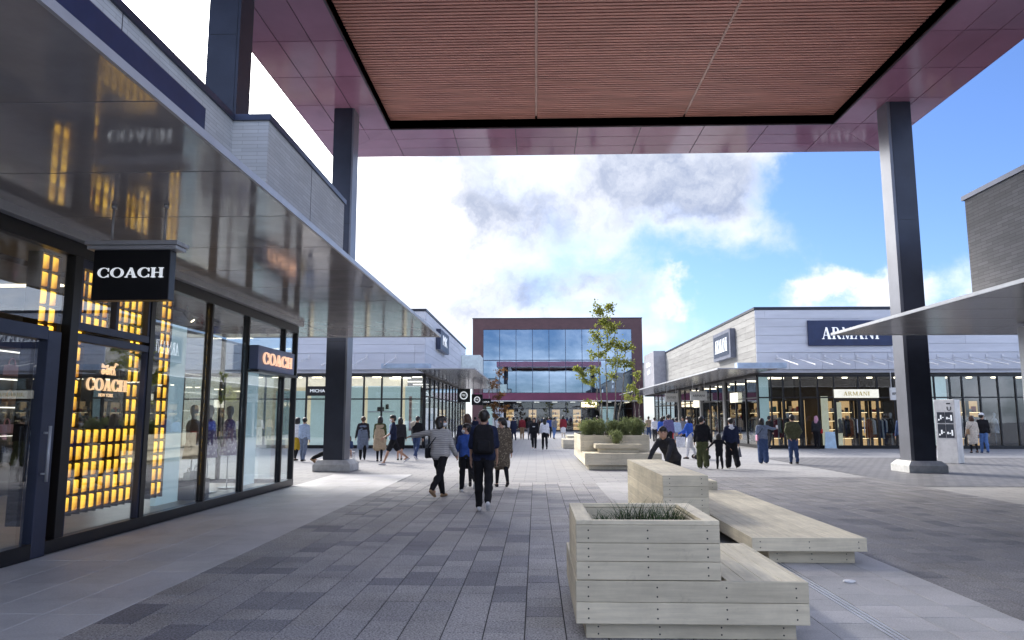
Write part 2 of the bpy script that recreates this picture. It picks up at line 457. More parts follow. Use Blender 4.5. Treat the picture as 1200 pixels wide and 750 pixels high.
def sans_word(name, word, height, m, parent, loc, rot, depth=.01, width=None):
    cu = bpy.data.curves.new(name, 'FONT'); cu.body = word; cu.size = height * 1.38; cu.extrude = depth; cu.align_x = 'CENTER'; cu.align_y = 'CENTER'; cu.resolution_u = 2
    o = bpy.data.objects.new(name, cu); COL.objects.link(o)
    bpy.context.view_layer.update()
    me = bpy.data.meshes.new_from_object(o)
    wd = max(v.co.x for v in me.vertices) - min(v.co.x for v in me.vertices)
    bpy.data.objects.remove(o)
    if width:
        for v in me.vertices: v.co.x *= width / wd
    me.materials.clear(); me.materials.append(m)
    q = link(name, me, parent, Vector(loc) - (wloc(parent) if parent else Vector((0, 0, 0))))
    q.rotation_euler = rot
    return q
FACE_CAM = (R(90), 0, 0)            # text on a wall that faces the camera (-Y)
FACE_RIGHT = (R(90), 0, R(90))      # text on a wall that faces +X
FACE_LEFT = (R(90), 0, R(-90))      # text on a wall that faces -X

# ------------------------------------------------------------------ the ground
gr = MB().add([(-400, -150, -.012), (400, -150, -.012), (400, 600, -.012), (-400, 600, -.012)], [(0, 1, 2, 3)]).build('ground', M_lightpave)
tag(gr, kind='structure')
TH = .03
def paving(name, x0, x1, y0, y1, w, lens, mats, weights, jm, joint, nmax=300, zt=0.0, stag=True):
    """paved strip: bed sheet plus pavers; the pavers nearest the camera are objects, the rest one mesh"""
    bed = MB().add([(x0, y0, zt - .006), (x1, y0, zt - .006), (x1, y1, zt - .006), (x0, y1, zt - .006)], [(0, 1, 2, 3)]).build(name, jm)
    tag(bed, kind='structure')
    tiles = []
    nc = max(1, round((x1 - x0) / w)); cw = (x1 - x0) / nc
    for i in range(nc):
        y = y0
        if stag: y -= random.choice((0, .5)) * lens[0]
        while y < y1 - .02:
            L = random.choice(lens)
            a, b = max(y, y0), min(y + L, y1)
            if b - a > .05:
                tiles.append((x0 + i * cw + joint / 2, x0 + (i + 1) * cw - joint / 2, a + joint / 2, b - joint / 2))
            y += L
    def seen(t):
        cx, cy = (t[0] + t[1]) / 2, (t[2] + t[3]) / 2
        if cy < 5.2 or abs(cx) > .76 * cy + .6: return 1e9
        return math.hypot(cx, cy)
    tiles.sort(key=seen)
    rest = MB()
    for k, (a, b, c, d) in enumerate(tiles):
        q = random.choices(range(len(mats)), weights)[0]
        dz = random.uniform(-.0015, .0015)
        if k < nmax:
            piece('paver', bed, a, b, c, d, zt - TH, zt + dz, mats[q], .0025)
        else:
            rest.cur = q
            rest.add([(a, c, zt + dz), (b, c, zt + dz), (b, d, zt + dz), (a, d, zt + dz)], [(0, 1, 2, 3)])
    if rest.f:
        r = rest.build('pavers', mats, bed); tag(r, kind='stuff')
    return bed
ZP = .006
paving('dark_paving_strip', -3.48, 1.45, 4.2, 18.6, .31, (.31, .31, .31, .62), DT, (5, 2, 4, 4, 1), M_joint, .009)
paving('pale_walkway', -5.72, -3.48, 4.2, 21.0, .56, (.56, 1.12), LT, (4, 3, 2), M_jointl, .003, 160)
paving('mid_grey_paving_strip', 1.45, 2.60, 4.2, 18.6, .38, (.38, .38, .76), MT, (3, 3, 2), M_jointl, .006, 200)
paving('mid_grey_paving_border', 2.72, 3.85, 4.2, 18.6, .38, (.38, .38, .76), MT, (3, 3, 2), M_jointl, .006, 200)
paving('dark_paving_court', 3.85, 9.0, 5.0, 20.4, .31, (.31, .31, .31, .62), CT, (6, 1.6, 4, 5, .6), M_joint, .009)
def sheet(name, x0, x1, y0, y1, z, m):
    return tag(MB().add([(x0, y0, z), (x1, y0, z), (x1, y1, z), (x0, y1, z)], [(0, 1, 2, 3)]).build(name, m), kind='structure')
sheet('dark_paving_crossing', 9.0, 30, 17.8, 30.5, -.004, M_darkpave)
# drain channel: two steel lips and a dark slot
dr = empty('drain_channel', (2.66, 4.2, 0), 'slim steel slot drain running along the pale paving beside the timber benches', 'drain')
MB().box(2.60, 2.72, 4.2, 18.6, -.05, -.02).build('slot', M_black, dr)
for x in (2.605, 2.645, 2.685):
    MB().box(x, x + .022, 4.2, 18.6, -.03, .001).build('rail', M_silver, dr)

# ------------------------------------------------------------------ generic shop pieces
def wall_panels(parent, axis, c, a0, a1, z0, z1, rows, L, m, d=.05, out=-1):
    """cladding panels on a wall: axis 'y' = wall faces -Y at y=c (spans x), axis 'x' = wall at x=c (spans y); out = side it faces"""
    h = (z1 - z0) / rows
    for r in range(rows):
        a = a0 - (L * random.random() if r else 0)
        while a < a1:
            p, q = max(a, a0), min(a + L, a1)
            if q - p > .1:
                g = .005
                lo, hi = (c - d * .5, c + d * .5)
                if axis == 'y': piece('cladding_panel', parent, p + g, q - g, lo, hi, z0 + r * h + g, z0 + (r + 1) * h - g, m, .004)
                else: piece('cladding_panel', parent, lo, hi, p + g, q - g, z0 + r * h + g, z0 + (r + 1) * h - g, m, .004)
            a += L
def glazing(parent, axis, c, stops, z0, z1, bars=(), frame=M_black, glass=M_glass, w=.06, d=.10, kick=.16, skip=()):
    """mullions at the stops, head and sill rails, glass panes between them; each a part"""
    a0, a1 = stops[0], stops[-1]
    def bx(name, p, q, lo, hi, dd, m):
        if axis == 'y': return piece(name, parent, p, q, c - dd / 2, c + dd / 2, lo, hi, m)
        return piece(name, parent, c - dd / 2, c + dd / 2, p, q, lo, hi, m)
    bx('sill_rail', a0, a1, z0, z0 + kick, d * 1.1, frame)
    bx('head_rail', a0, a1, z1 - .10, z1, d * 1.1, frame)
    for s in stops: bx('mullion', s - w / 2, s + w / 2, z0 + kick, z1 - .10, d, frame)
    for i in range(len(stops) - 1):
        if i in skip: continue
        p, q = stops[i] + w / 2, stops[i + 1] - w / 2
        lev = [z0 + kick] + [b for b in bars] + [z1 - .10]
        for k in range(len(lev) - 1):
            lo = lev[k] + (.035 if k else 0); hi = lev[k + 1] - (.035 if k < len(lev) - 2 else 0)
            bx('glass_pane', p, q, lo, hi, .012, glass)
        for b in bars: bx('transom', p, q, b - .035, b + .035, d * .8, frame)

# ------------------------------------------------------------------ the great roof over the plaza
RX0, RX1, RY0, RY1, RZ = -7.65, 12.78, 10.9, 26.67, 11.4
QX0, QX1, QY1, QY0 = -4.95, 10.05, 24.0, 13.6       # recess
roof = empty('plaza_roof', (2.6, 17.8, RZ), 'huge flat plum canopy roof with recessed copper slat ceiling over the plaza', 'roof')
body = MB()
body.box(RX0 + .02, RX1 - .02, RY0 + .02, RY1 - .02, RZ + .42, RZ + .95)
body.box(RX0 + .02, QX0, RY0 + .02, RY1 - .02, RZ + .03, RZ + .42)
body.box(QX1, RX1 - .02, RY0 + .02, RY1 - .02, RZ + .03, RZ + .42)
body.box(QX0, QX1, QY1, RY1 - .02, RZ + .03, RZ + .42)
body.box(QX0, QX1, RY0 + .02, QY0, RZ + .03, RZ + .42)
body.build('roof_deck', M_plumd, roof)
fas = MB()
fas.box(RX0, RX1, RY1 - .02, RY1, RZ, RZ + 1.0); fas.box(RX0, RX1, RY0, RY0 + .02, RZ, RZ + 1.0)
fas.box(RX0, RX0 + .02, RY0 + .02, RY1 - .02, RZ, RZ + 1.0); fas.box(RX1 - .02, RX1, RY0 + .02, RY1 - .02, RZ, RZ + 1.0)
fas.build('fascia', M_plum, roof)
gp = .012
def soff(x0, x1, y0, y1): piece('soffit_panel', roof, x0 + gp, x1 - gp, y0 + gp, y1 - gp, RZ, RZ + .03, M_plum, .003)
# side borders: three strips each, cut every 3 m; mitre at the corners
ys = [10.92, 13.7, 15.85, 18.0, 20.05, 22.0, 24.0]
for a, b in ((RX0 + .02, QX0 - .04), (QX1 + .04, RX1 - .02)):
    for i in range(3):
        x0 = a + (b - a) * i / 3; x1 = a + (b - a) * (i + 1) / 3
        for k in range(len(ys) - 1): soff(x0, x1, ys[k], ys[k + 1])
xs = [QX0 + (QX1 - QX0) * i / 7 for i in range(8)]
for k in range(3):
    y0 = QY1 + .04 + (RY1 - .02 - QY1 - .04) * k / 3; y1 = QY1 + .04 + (RY1 - .02 - QY1 - .04) * (k + 1) / 3
    for i in range(7): soff(xs[i], xs[i + 1], y0, y1)
for i in range(7): soff(xs[i], xs[i + 1], RY0 + .02, QY0 - .04)
# corner soffits in two mitred triangles of three trapezoids
for sx in (-1, 1):
    for k in range(3):
        f0, f1 = k / 3, (k + 1) / 3
        X = (lambda f: (QX0 - .04) + (RX0 + .02 - QX0 + .04) * f) if sx < 0 else (lambda f: (QX1 + .04) + (RX1 - .02 - QX1 - .04) * f)
        Y = lambda f: (QY1 + .04) + (RY1 - .02 - QY1 - .04) * f
        # part beside the side border (runs along Y)
        p1 = [(X(f0), QY1 + .014), (X(f1), QY1 + .014), (X(f1), Y(f1)), (X(f0), Y(f0))]
        p2 = [((QX0 if sx < 0 else QX1), Y(f0)), ((QX0 if sx < 0 else QX1), Y(f1)), (X(f1), Y(f1)), (X(f0), Y(f0))]
        for p in (p1, p2):
            c = Vector((sum(q[0] for q in p) / 4, sum(q[1] for q in p) / 4))
            pp = [(q[0] + (c.x - q[0]) * .012, q[1] + (c.y - q[1]) * .012) for q in p]
            MB().prism(pp, lambda u, v, w: (u, v, RZ + .03 * w)).build('soffit_panel', M_plum, roof)
tr = MB()
tr.box(QX0 - .05, QX0, QY0, QY1, RZ - .012, RZ + .41); tr.box(QX1, QX1 + .05, QY0, QY1, RZ - .012, RZ + .41)
tr.box(QX0 - .05, QX1 + .05, QY1, QY1 + .05, RZ - .012, RZ + .41); tr.box(QX0 - .05, QX1 + .05, QY0 - .05, QY0, RZ - .012, RZ + .41)
tr.build('recess_trim', M_plumd, roof)
sl = MB(); y = QY0 + .05
bays = [(QX0 + .01, .012), (.088, 5.012), (5.088, QX1 - .01)]
while y < QY1 - .05:
    for a, b in bays: sl.box(a, b, y, y + .088, RZ + .29, RZ + .36)
    y += .15
tag(sl.build('ceiling_slats', M_slat, roof), kind='stuff')
for x in (.05, 5.05): MB().box(x - .034, x + .034, QY0, QY1 - .3, RZ + .285, RZ + .36).build('seam_strip', M_seam, roof)
MB().box(QX0, QX1, QY0, QY1, RZ + .385, RZ + .415).build('slat_backing', M_slatback, roof)

def roof_column(cx, cy, label, base=True):
    c = empty('roof_column', (cx, cy, 0), label, 'column', 'steel columns carrying the plaza roof')
    w = .335; zb = .32 if base else 6.9
    b = MB()
    b.box(cx - w * .80, cx + w * .80, cy - w, cy + w, zb, RZ)
    b.build('shaft', M_column, c)
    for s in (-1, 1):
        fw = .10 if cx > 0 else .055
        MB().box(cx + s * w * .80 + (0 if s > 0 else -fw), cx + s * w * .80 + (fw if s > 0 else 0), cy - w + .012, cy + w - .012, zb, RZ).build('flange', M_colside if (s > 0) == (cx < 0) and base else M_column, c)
    for z in ((3.9, 7.6) if base else (9.2,)): MB().box(cx - w * .81, cx + w * .81, cy - w - .003, cy + w + .003, z, z + .012).build('joint', M_black, c)
    if base:
        # chamfered concrete footing
        k = .56; ch = .09
        o = MB()
        v = [(-k, -k), (k, -k), (k, k), (-k, k)]
        k2 = .44
        vs = [(cx + a * 1, cy + bb * 1, z) for z in (0, .20) for a, bb in v] + [(cx + a / k * k2, cy + bb / k * k2, .33) for a, bb in v]
        fs = [(3, 2, 1, 0), (8, 9, 10, 11)]
        for r in (0, 4): fs += [(r + i, r + (i + 1) % 4, r + 4 + (i + 1) % 4, r + 4 + i) for i in range(4)]
        o.add(vs, fs).build('footing', M_concrete, c)
    return c
roof_column(-6.08, 22.55, 'dark steel roof column on a pale footing beside the left shop canopy end')
roof_column(11.38, 22.62, 'dark steel roof column on a pale footing beside the white directory pillar')
roof_column(-6.22, 13.98, 'dark steel roof column rising behind the parapet of the left shop', False)
roof_column(11.9, 13.98, 'dark steel roof column rising above the right hand shop', False)

# ------------------------------------------------------------------ left shop (black blade sign, amber lit displays)
XL, YC = -5.85, 17.66
shop = empty('handbag_shop', (XL, 9, 0), 'near left handbag shop with amber lit lattice behind dark framed glass', 'shop')
up = MB()
up.box(-26, XL, -22, 13.45, 3.98, 7.30); up.box(-26, -5.15, 13.45, 19.1, 3.98, 7.30)
up.build('upper_wall', M_parapet, shop)
cp = MB()
cp.box(-26, XL + .05, -22, 13.40, 7.30, 7.42); cp.box(-26, -5.10, 13.40, 19.15, 7.30, 7.42)
cp.build('parapet_cap', M_navyframe, shop)
for y in (9.6, 5.0): MB().box(XL + .001, XL + .006, y, y + .012, 4.1, 7.3).build('wall_joint', M_dark, shop)
MB().box(-5.149, -5.144, 16.2, 16.212, 4.1, 7.3).build('wall_joint', M_dark, shop)
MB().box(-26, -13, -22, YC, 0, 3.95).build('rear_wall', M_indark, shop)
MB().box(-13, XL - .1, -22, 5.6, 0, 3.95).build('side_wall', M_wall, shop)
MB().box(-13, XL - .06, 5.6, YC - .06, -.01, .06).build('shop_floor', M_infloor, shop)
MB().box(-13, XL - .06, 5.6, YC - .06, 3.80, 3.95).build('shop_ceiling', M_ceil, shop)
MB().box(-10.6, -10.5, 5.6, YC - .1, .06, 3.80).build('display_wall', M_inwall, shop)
# glazing along the plaza
fx = XL
def fbar(name, y0, y1, z0, z1, d=.12, m=M_black, x=fx): return piece(name, shop, x - d / 2, x + d / 2, y0, y1, z0, z1, m, .004)
fbar('sill_rail', 8.62, YC, 0, .15, .14)
fbar('head_rail', 5.6, YC, 3.62, 3.80, .14)
fbar('silver_beam', 3, YC + .05, 3.80, 3.93, .26, M_silver, fx + .05)
for y, w, m in ((8.98, .16, M_black), (10.86, .13, M_black), (12.90, .075, M_black), (14.60, .075, M_black), (16.76, .07, M_black), (YC - .04, .08, M_black)):
    fbar('mullion', y - w / 2, y + w / 2, .15, 3.62, .13, m)
def pane(y0, y1, z0, z1, x=fx): return piece('glass_pane', shop, x - .006, x + .006, y0, y1, z0, z1, M_glass)
for a, b in ((10.93, 12.86), (12.94, 14.56), (14.64, 16.72), (16.80, YC - .08)): pane(a, b, .15, 3.62)
# framed window with divided transom lights
fbar('transom', 9.06, 10.80, 2.56, 2.66, .11, M_navyframe); fbar('transom', 9.06, 10.80, 2.70, 2.80, .11, M_navyframe)
fbar('transom', 9.06, 10.80, 3.50, 3.62, .11, M_navyframe)
for y in (9.09, 9.93, 10.77): fbar('window_frame', y - .035, y + .035, 2.80, 3.50, .10, M_navyframe)
for y in (9.08, 10.78): fbar('window_frame', y - .02, y + .02, .15, 2.56, .10, M_navyframe)
pane(9.12, 9.90, 2.80, 3.50); pane(9.96, 10.74, 2.80, 3.50); pane(9.10, 10.76, .15, 2.56)
# entrance on the near side, its leaf a little proud of the glass line
pane(5.7, 8.90, 2.74, 3.62)
fbar('mullion', 5.6, 5.7, 0, 3.62, .13)
door = piece('door', shop, fx + .02, fx + .06, 6.9, 8.50, .10, 2.52, M_glass)
for a, b, c, d in ((8.42, 8.66, .0, 2.62), (6.75, 6.95, .0, 2.62)): piece('stile', door, fx - .03, fx + .12, a, b, c, d, M_navyframe, .006)
piece('top_rail', door, fx - .03, fx + .12, 6.95, 8.42, 2.50, 2.66, M_navyframe, .006)
piece('bottom_rail', door, fx - .03, fx + .12, 6.95, 8.42, 0, .17, M_black, .006)
MB().tube((fx + .19, 8.48, .86), (fx + .19, 8.48, 1.50), .018, n=10).tube((fx + .1, 8.48, .95), (fx + .19, 8.48, .95), .012).tube((fx + .1, 8.48, 1.42), (fx + .19, 8.48, 1.42), .012).build('handle', M_silver, door, True)
# glass return at the street corner
for x in (-7.6, -9.4, -11.2): piece('mullion', shop, x - .035, x + .035, YC - .1, YC + .01, .15, 3.62, M_black)
piece('sill_rail', shop, -13, fx, YC - .13, YC, 0, .15, M_black); piece('head_rail', shop, -13, fx - .08, YC - .13, YC, 3.62, 3.80, M_black)
for a, b in ((-13, -11.24), (-11.16, -9.44), (-9.36, -7.64), (-7.56, fx - .07)): piece('glass_pane', shop, a, b, YC - .052, YC - .04, .15, 3.62, M_glass)
# navy sign board high on the wall
MB().box(XL + .004, XL + .09, 4.2, 12.1, 5.35, 6.96).build('sign_board', M_signblue, shop)
# boxed sign between the mullions, copper letters
bxs = piece('box_sign', shop, fx + .075, fx + .26, 14.60, 16.84, 2.56, 3.05, M_boxsign, .01)
piece('ledge', bxs, fx + .07, fx + .34, 14.45, 16.95, 2.50, 2.545, M_black)
serif_word('COACH', 1.75, .24, lambda u, v, w: (fx + .262 + w, 15.72 + u, 2.81 + v), .03).build('lettering', M_copper, bxs)
# amber lattice behind the glass
lat = empty('amber_lattice', (-6.25, 10, .3), 'glowing amber box lattice round a dark logo panel behind the framed window', 'display')
lx0, lx1 = -6.36, -6.20
PY, PZ = .185, .222
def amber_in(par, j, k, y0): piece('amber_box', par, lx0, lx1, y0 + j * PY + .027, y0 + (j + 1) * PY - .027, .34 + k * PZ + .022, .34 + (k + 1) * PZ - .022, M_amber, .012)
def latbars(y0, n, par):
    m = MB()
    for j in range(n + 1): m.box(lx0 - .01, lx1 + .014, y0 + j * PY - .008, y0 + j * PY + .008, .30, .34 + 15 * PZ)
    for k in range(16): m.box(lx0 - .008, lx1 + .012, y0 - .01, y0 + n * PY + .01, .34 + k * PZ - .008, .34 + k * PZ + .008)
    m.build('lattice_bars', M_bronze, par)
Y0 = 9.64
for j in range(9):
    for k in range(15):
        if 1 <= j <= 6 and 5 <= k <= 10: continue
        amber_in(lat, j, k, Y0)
latbars(Y0, 9, lat)
MB().box(lx0 - .03, lx1 + .03, Y0 + PY * .95, Y0 + 7.05 * PY, .34 + 4.95 * PZ, .34 + 11.05 * PZ).build('logo_panel', mat('dark_teal_panel', (.012, .018, .024), .25), lat)
cyy = 10.40
serif_word('COACH', .98, .17, lambda u, v, w: (lx1 + .032 + w, cyy + u, 2.06 + v), .02).build('lettering', M_gold, lat)
sans_word('small_lettering', 'NEW YORK', .05, M_gold, lat, (lx1 + .034, cyy, 1.91), FACE_RIGHT, .003)
def carriage():
    m = MB(); k = .055
    F = lambda u, v, w: (lx1 + .033 + w * .015, cyy + u, 2.25 + v)
    def disc_ring(cu, cv, r):
        for q in ring(arc(cu, cv, r, r, 0, 360, 14), arc(cu, cv, r * .72, r * .72, 0, 360, 14)): m.prism(q, F)
        m.prism(rc(cu - r, cu + r, cv - .003, cv + .003), F); m.prism(rc(cu - .003, cu + .003, cv - r, cv + r), F)
    disc_ring(-.02, 0, .045); disc_ring(-.12, -.005, .04)
    m.prism([(-.16, .05), (-.01, .05), (0, .10), (-.05, .09), (-.08, .075), (-.15, .11)], F)
    m.prism([(.05, .03), (.15, .03), (.16, .085), (.05, .08)], F)          # horse's trunk
    m.prism([(.14, .07), (.165, .06), (.205, .125), (.18, .14)], F)        # neck
    m.prism([(.18, .14), (.205, .125), (.24, .105), (.245, .12)], F)       # head
    for x, s in ((.055, -.02), (.075, .01), (.135, -.01), (.15, .03)): m.prism([(x, .035), (x + .014, .035), (x + s + .01, -.045), (x + s, -.045)], F)
    m.prism([(.05, .08), (.03, .05), (.035, .02), (.06, .06)], F)
    m.prism(rc(-.01, .06, .045, .052), F)
    m.build('emblem', M_gold, lat)
carriage()
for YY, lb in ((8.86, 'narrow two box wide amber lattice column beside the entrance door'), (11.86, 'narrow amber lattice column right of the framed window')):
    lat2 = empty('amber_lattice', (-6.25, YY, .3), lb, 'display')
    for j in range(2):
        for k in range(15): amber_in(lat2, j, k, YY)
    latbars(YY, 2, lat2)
# blade sign
bs = empty('blade_sign', (-4.33, 7.6, 2.84), 'black hanging blade sign with white serif name under the near left canopy', 'sign')
piece('sign_box', bs, -4.75, -3.91, 7.6, 7.73, 2.84, 3.385, M_black, .006)
piece('cap', bs, -4.80, -3.83, 7.55, 7.78, 3.385, 3.425, M_silver, .004); piece('cap', bs, -4.82, -3.81, 7.53, 7.80, 3.43, 3.475, M_silver, .004)
for x in (-4.60, -4.02): MB().tube((x, 7.66, 3.475), (x, 7.66, 3.90), .013, n=8).tube((x, 7.66, 3.86), (x, 7.66, 3.90), .03, n=10).build('rod', M_silver, bs, True)
serif_word('COACH', .72, .105, lambda u, v, w: (-4.33 + u, 7.598 - w, 3.135 + v), .008).build('lettering', M_letter, bs)
# canopy with polished soffit panels, wrapping the street corner
def shop_canopy(name, label, xa, xb, y0, y1, wrap, z=3.90, step=1.55, first=5.05, m=M_soffit, cols=1):
    """canopy along a wall from xa (wall) to xb (edge) and a wrap-round leg wrap=(x_end, y_wall)"""
    c = empty(name, ((xa + xb) / 2, y1, z), label, 'canopy')
    lo, hi = min(xa, xb), max(xa, xb)
    s = 1 if xb > xa else -1
    xe, yw = wrap
    d = MB().box(lo + (.03 if s < 0 else 0), hi - (.03 if s > 0 else 0), y0 + .03, y1 - .03, z + .03, z + .055)
    x0, x1 = min(xe, xa), max(xe, xa)
    if yw < y1: d.box(x0, x1, yw, y1 - .03, z + .031, z + .054); wy = (yw, y1)
    else: d.box(x0, x1, y0 + .03, yw, z + .031, z + .054); wy = (y0, yw)
    d.build('deck', M_silver, c)
    # tapered edge profile
    e = .03
    MB().box(xb - e if s > 0 else xb, xb if s > 0 else xb + e, y0, y1, z - .012, z + .058).build('edge_trim', M_silver, c)
    ye = y1 if yw < y1 else y0
    k = 1 if yw < y1 else -1
    MB().box(min(xe, xb - s * e), max(xe, xb - s * e), ye - e if k > 0 else ye, ye if k > 0 else ye + e, z - .012, z + .058).build('edge_trim', M_silver, c)
    y = first
    while y > y0: y -= step
    cw = (hi - lo - e) / cols
    x_lo = lo + (e if s < 0 else 0)
    while y < y1:
        a, b = max(y, y0 + (e if k < 0 else 0)), min(y + step, y1 - (e if k > 0 else 0))
        if b - a > .1:
            for i in range(cols): piece('soffit_panel', c, x_lo + i * cw + .008, x_lo + (i + 1) * cw - .008, a + .008, b - .008, z, z + .03, m, .003)
        y += step
    x = x0
    while x < x1 - .1:
        b = min(x + 1.6, x1)
        piece('soffit_panel', c, x + .008, b - .008, wy[0] + .008 + (e if k < 0 else 0), wy[1] - .008 - (e if k > 0 else 0), z, z + .03, m, .003)
        x += 1.6
    return c
shop_canopy('shop_canopy', 'broad polished canopy over the near left shopfront', XL + .10, -2.73, -6, 21.0, (-24, YC + .02))

ORD = ['first', 'second', 'third', 'fourth', 'fifth', 'sixth', 'seventh', 'eighth', 'ninth', 'tenth', 'eleventh', 'twelfth', 'thirteenth', 'fourteenth']
# things inside the left shop
def track_light(x, y, z=3.78):
    t = empty('spotlight', (x, y, z), None, 'spotlight', 'ceiling spotlights in the near left shop')
    MB().tube((x, y, z + .02), (x, y, z - .12), .012).build('stem', M_black, t, True)
    MB().tube((x - .05, y, z - .10), (x + .10, y + .04, z - .28), .055, .06, 12).build('can', M_black, t, True)
    MB().tube((x + .101, y + .0405, z - .281), (x + .106, y + .042, z - .287), .045, .045, 12).build('lens', M_lamp, t)
    return t
for i, y in enumerate((7.2, 7.75, 8.2, 11.6, 12.5, 13.6, 14.2, 15.2)):
    tag(track_light(-6.9 - .15 * (i % 3), y), 'black ceiling spotlight in the near left shop, number counted from the door' if 0 else ['black ceiling spotlight furthest left over the shop door', 'black ceiling spotlight second over the shop door', 'black ceiling spotlight just left of the amber lattice', 'black ceiling spotlight just right of the blade sign', 'black ceiling spotlight left of the second mullion', 'black ceiling spotlight behind the third glass pane', 'black ceiling spotlight above the pale blue wall', 'black ceiling spotlight above the copper lettered box sign'][i])
tag(MB().box(-7.25, -7.21, 6.0, 16.5, 3.72, 3.80).build('light_track', M_black), 'long black ceiling light track inside the near left shop', 'light track')
def blue_screen(y0, y1, label):
    tag(MB().box(-6.75, -6.66, y0, y1, .06, 3.3).build('display_screen', M_paleblue), label, 'screen')
blue_screen(12.95, 13.75, 'pale blue display screen left of the shelf of handbags')
blue_screen(16.70, 17.50, 'pale blue display screen at the shop street corner')
# bag plinth
pl = empty('display_plinth', (-6.7, 14.2, .06), 'low dark plinth with pale objects behind the left shop glass', 'plinth')
MB().box(-7.0, -6.4, 13.85, 14.5, .06, .42).build('block', M_indark, pl)
M_bagc = mat('cream_leather', (.75, .70, .62), .5)
def handbag(x, y, z, w, m, label, group=None):
    b = empty('handbag', (x, y, z), label, 'handbag', group)
    MB().prism([(-w / 2, 0), (w / 2, 0), (w * .42, w * .7), (-w * .42, w * .7)], lambda u, v, q: (x - .06 + q * .12, y + u, z + v)).build('body', m, b)
    pts = [(x, y + w * .3 * math.cos(t), z + w * .68 + w * .45 * math.sin(t)) for t in [math.pi * i / 8 for i in range(9)]]
    MB().path(pts, [.012] * 9, 6).build('handle', m, b, True)
    return b
handbag(-6.6, 14.02, .42, .20, M_bagc, 'small cream handbag left of two on the low plinth')
handbag(-6.6, 14.32, .42, .22, mat('white_leather', (.8, .8, .8), .5), 'white handbag right of two on the low plinth')
hs = empty('handbag_shelf', (-10.2, 14, .06), 'tall lit handbag shelf on the back wall of the left shop', 'shelf')
for k in range(5): piece('shelf_board', hs, -10.48, -10.1, 11.4, 16.9, .7 + k * .55, .74 + k * .55, mat('walnut_shelf', (.14, .08, .05), .5), .004)
for k in range(5): piece('shelf_light', hs, -10.45, -10.40, 11.4, 16.9, .68 + k * .55, .699 + k * .55, M_lampw)
bagm = [mat('tan_leather', (.35, .18, .08), .5), mat('red_leather', (.4, .05, .05), .5), M_bagc, mat('black_leather', (.02, .02, .02), .4), mat('pink_leather', (.6, .3, .32), .5)]
for k in range(4):
    for j in range(9):
        handbag(-10.28, 11.7 + j * .6, .74 + k * .55, random.uniform(.24, .34), random.choice(bagm), '%s handbag from the left on the %s back wall shelf of the left shop' % (ORD[j], ('lowest', 'second lowest', 'third', 'topmost')[k]), 'handbags on the back wall shelf')

# dress forms with floral dresses
def floral(g, pos, b):
    v = g.n('ShaderNodeTexVoronoi'); v.inputs['Scale'].default_value = 14
    g.put(v.inputs['Vector'], pos)
    return g.mix(g.rng(v.outputs['Distance'], .25, .5), (.80, .70, .86, 1), (.36, .24, .46, 1))
M_floral = tex_mat('purple_floral_cloth', floral)
def lathe(prof, n=16, sx=1.0, sy=1.0, c=(0, 0, 0)):
    m = MB(); vs = []; fs = []
    for r, z in prof:
        for i in range(n):
            a = 2 * math.pi * i / n
            vs.append((c[0] + r * sx * math.cos(a), c[1] + r * sy * math.sin(a), c[2] + z))
    for k in range(len(prof) - 1):
        for i in range(n): fs.append((k * n + i, k * n + (i + 1) % n, (k + 1) * n + (i + 1) % n, (k + 1) * n + i))
    fs.append(tuple(reversed(range(n)))); fs.append(tuple(range((len(prof) - 1) * n, len(prof) * n)))
    return m.add(vs, fs)
def dress_form(x, y, label, m=M_floral, z0=.06, s=1.0, cat='dress form', group=None, legs=True):
    d = empty('dress_form', (x, y, z0), label, cat, group)
    lathe([(.20, .02), (.20, .03)], c=(x, y, z0)).build('base', M_silver, d)
    MB().tube((x, y, z0), (x, y, z0 + .8 * s), .014).build('pole', M_silver, d, True)
    lathe([(.21 * s, .72 * s), (.19 * s, .85 * s), (.165 * s, .98 * s), (.125 * s, 1.10 * s), (.15 * s, 1.25 * s), (.165 * s, 1.36 * s), (.12 * s, 1.46 * s), (.055 * s, 1.50 * s)], 18, .8, 1.15, (x, y, z0)).build('dress', m, d, True)
    for q in (-1, 1):
        MB().path([(x, y + q * .17 * s, z0 + 1.40 * s), (x + .02, y + q * .24 * s, z0 + 1.12 * s), (x + .07, y + q * .22 * s, z0 + .88 * s)], [.055 * s, .05 * s, .03 * s], 8).build('sleeve', m, d, True)
    lathe([(.05 * s, 1.49 * s), (.045 * s, 1.56 * s), (.075 * s, 1.62 * s), (.085 * s, 1.69 * s), (.07 * s, 1.76 * s), (.03 * s, 1.79 * s)], 14, 1, .85, (x, y, z0)).build('head', mat('mannequin_white', (.7, .68, .66), .4), d, True)
    return d
dress_form(-6.75, 15.15, 'dress form in purple floral dress, left of two behind the box sign glass')
dress_form(-6.75, 16.15, 'dress form in purple floral dress, right of two behind the box sign glass')
dress_form(-6.9, 14.75, 'dress form in plain tan coat behind the purple dresses', mat('tan_cloth', (.30, .17, .09), .8))
# fixed warm strip lamps on the shop ceiling
for i, y in enumerate((7.4, 11.8, 15.0)):
    tag(MB().box(-9.2, -7.9, y, y + .12, 3.775, 3.80).build('ceiling_lamp', M_lamp), ['warm strip lamp on the left shop ceiling near the door', 'warm strip lamp on the left shop ceiling behind the blade sign', 'warm strip lamp on the left shop ceiling near the corner'][i], 'lamp', 'strip lamps on the left shop ceiling')

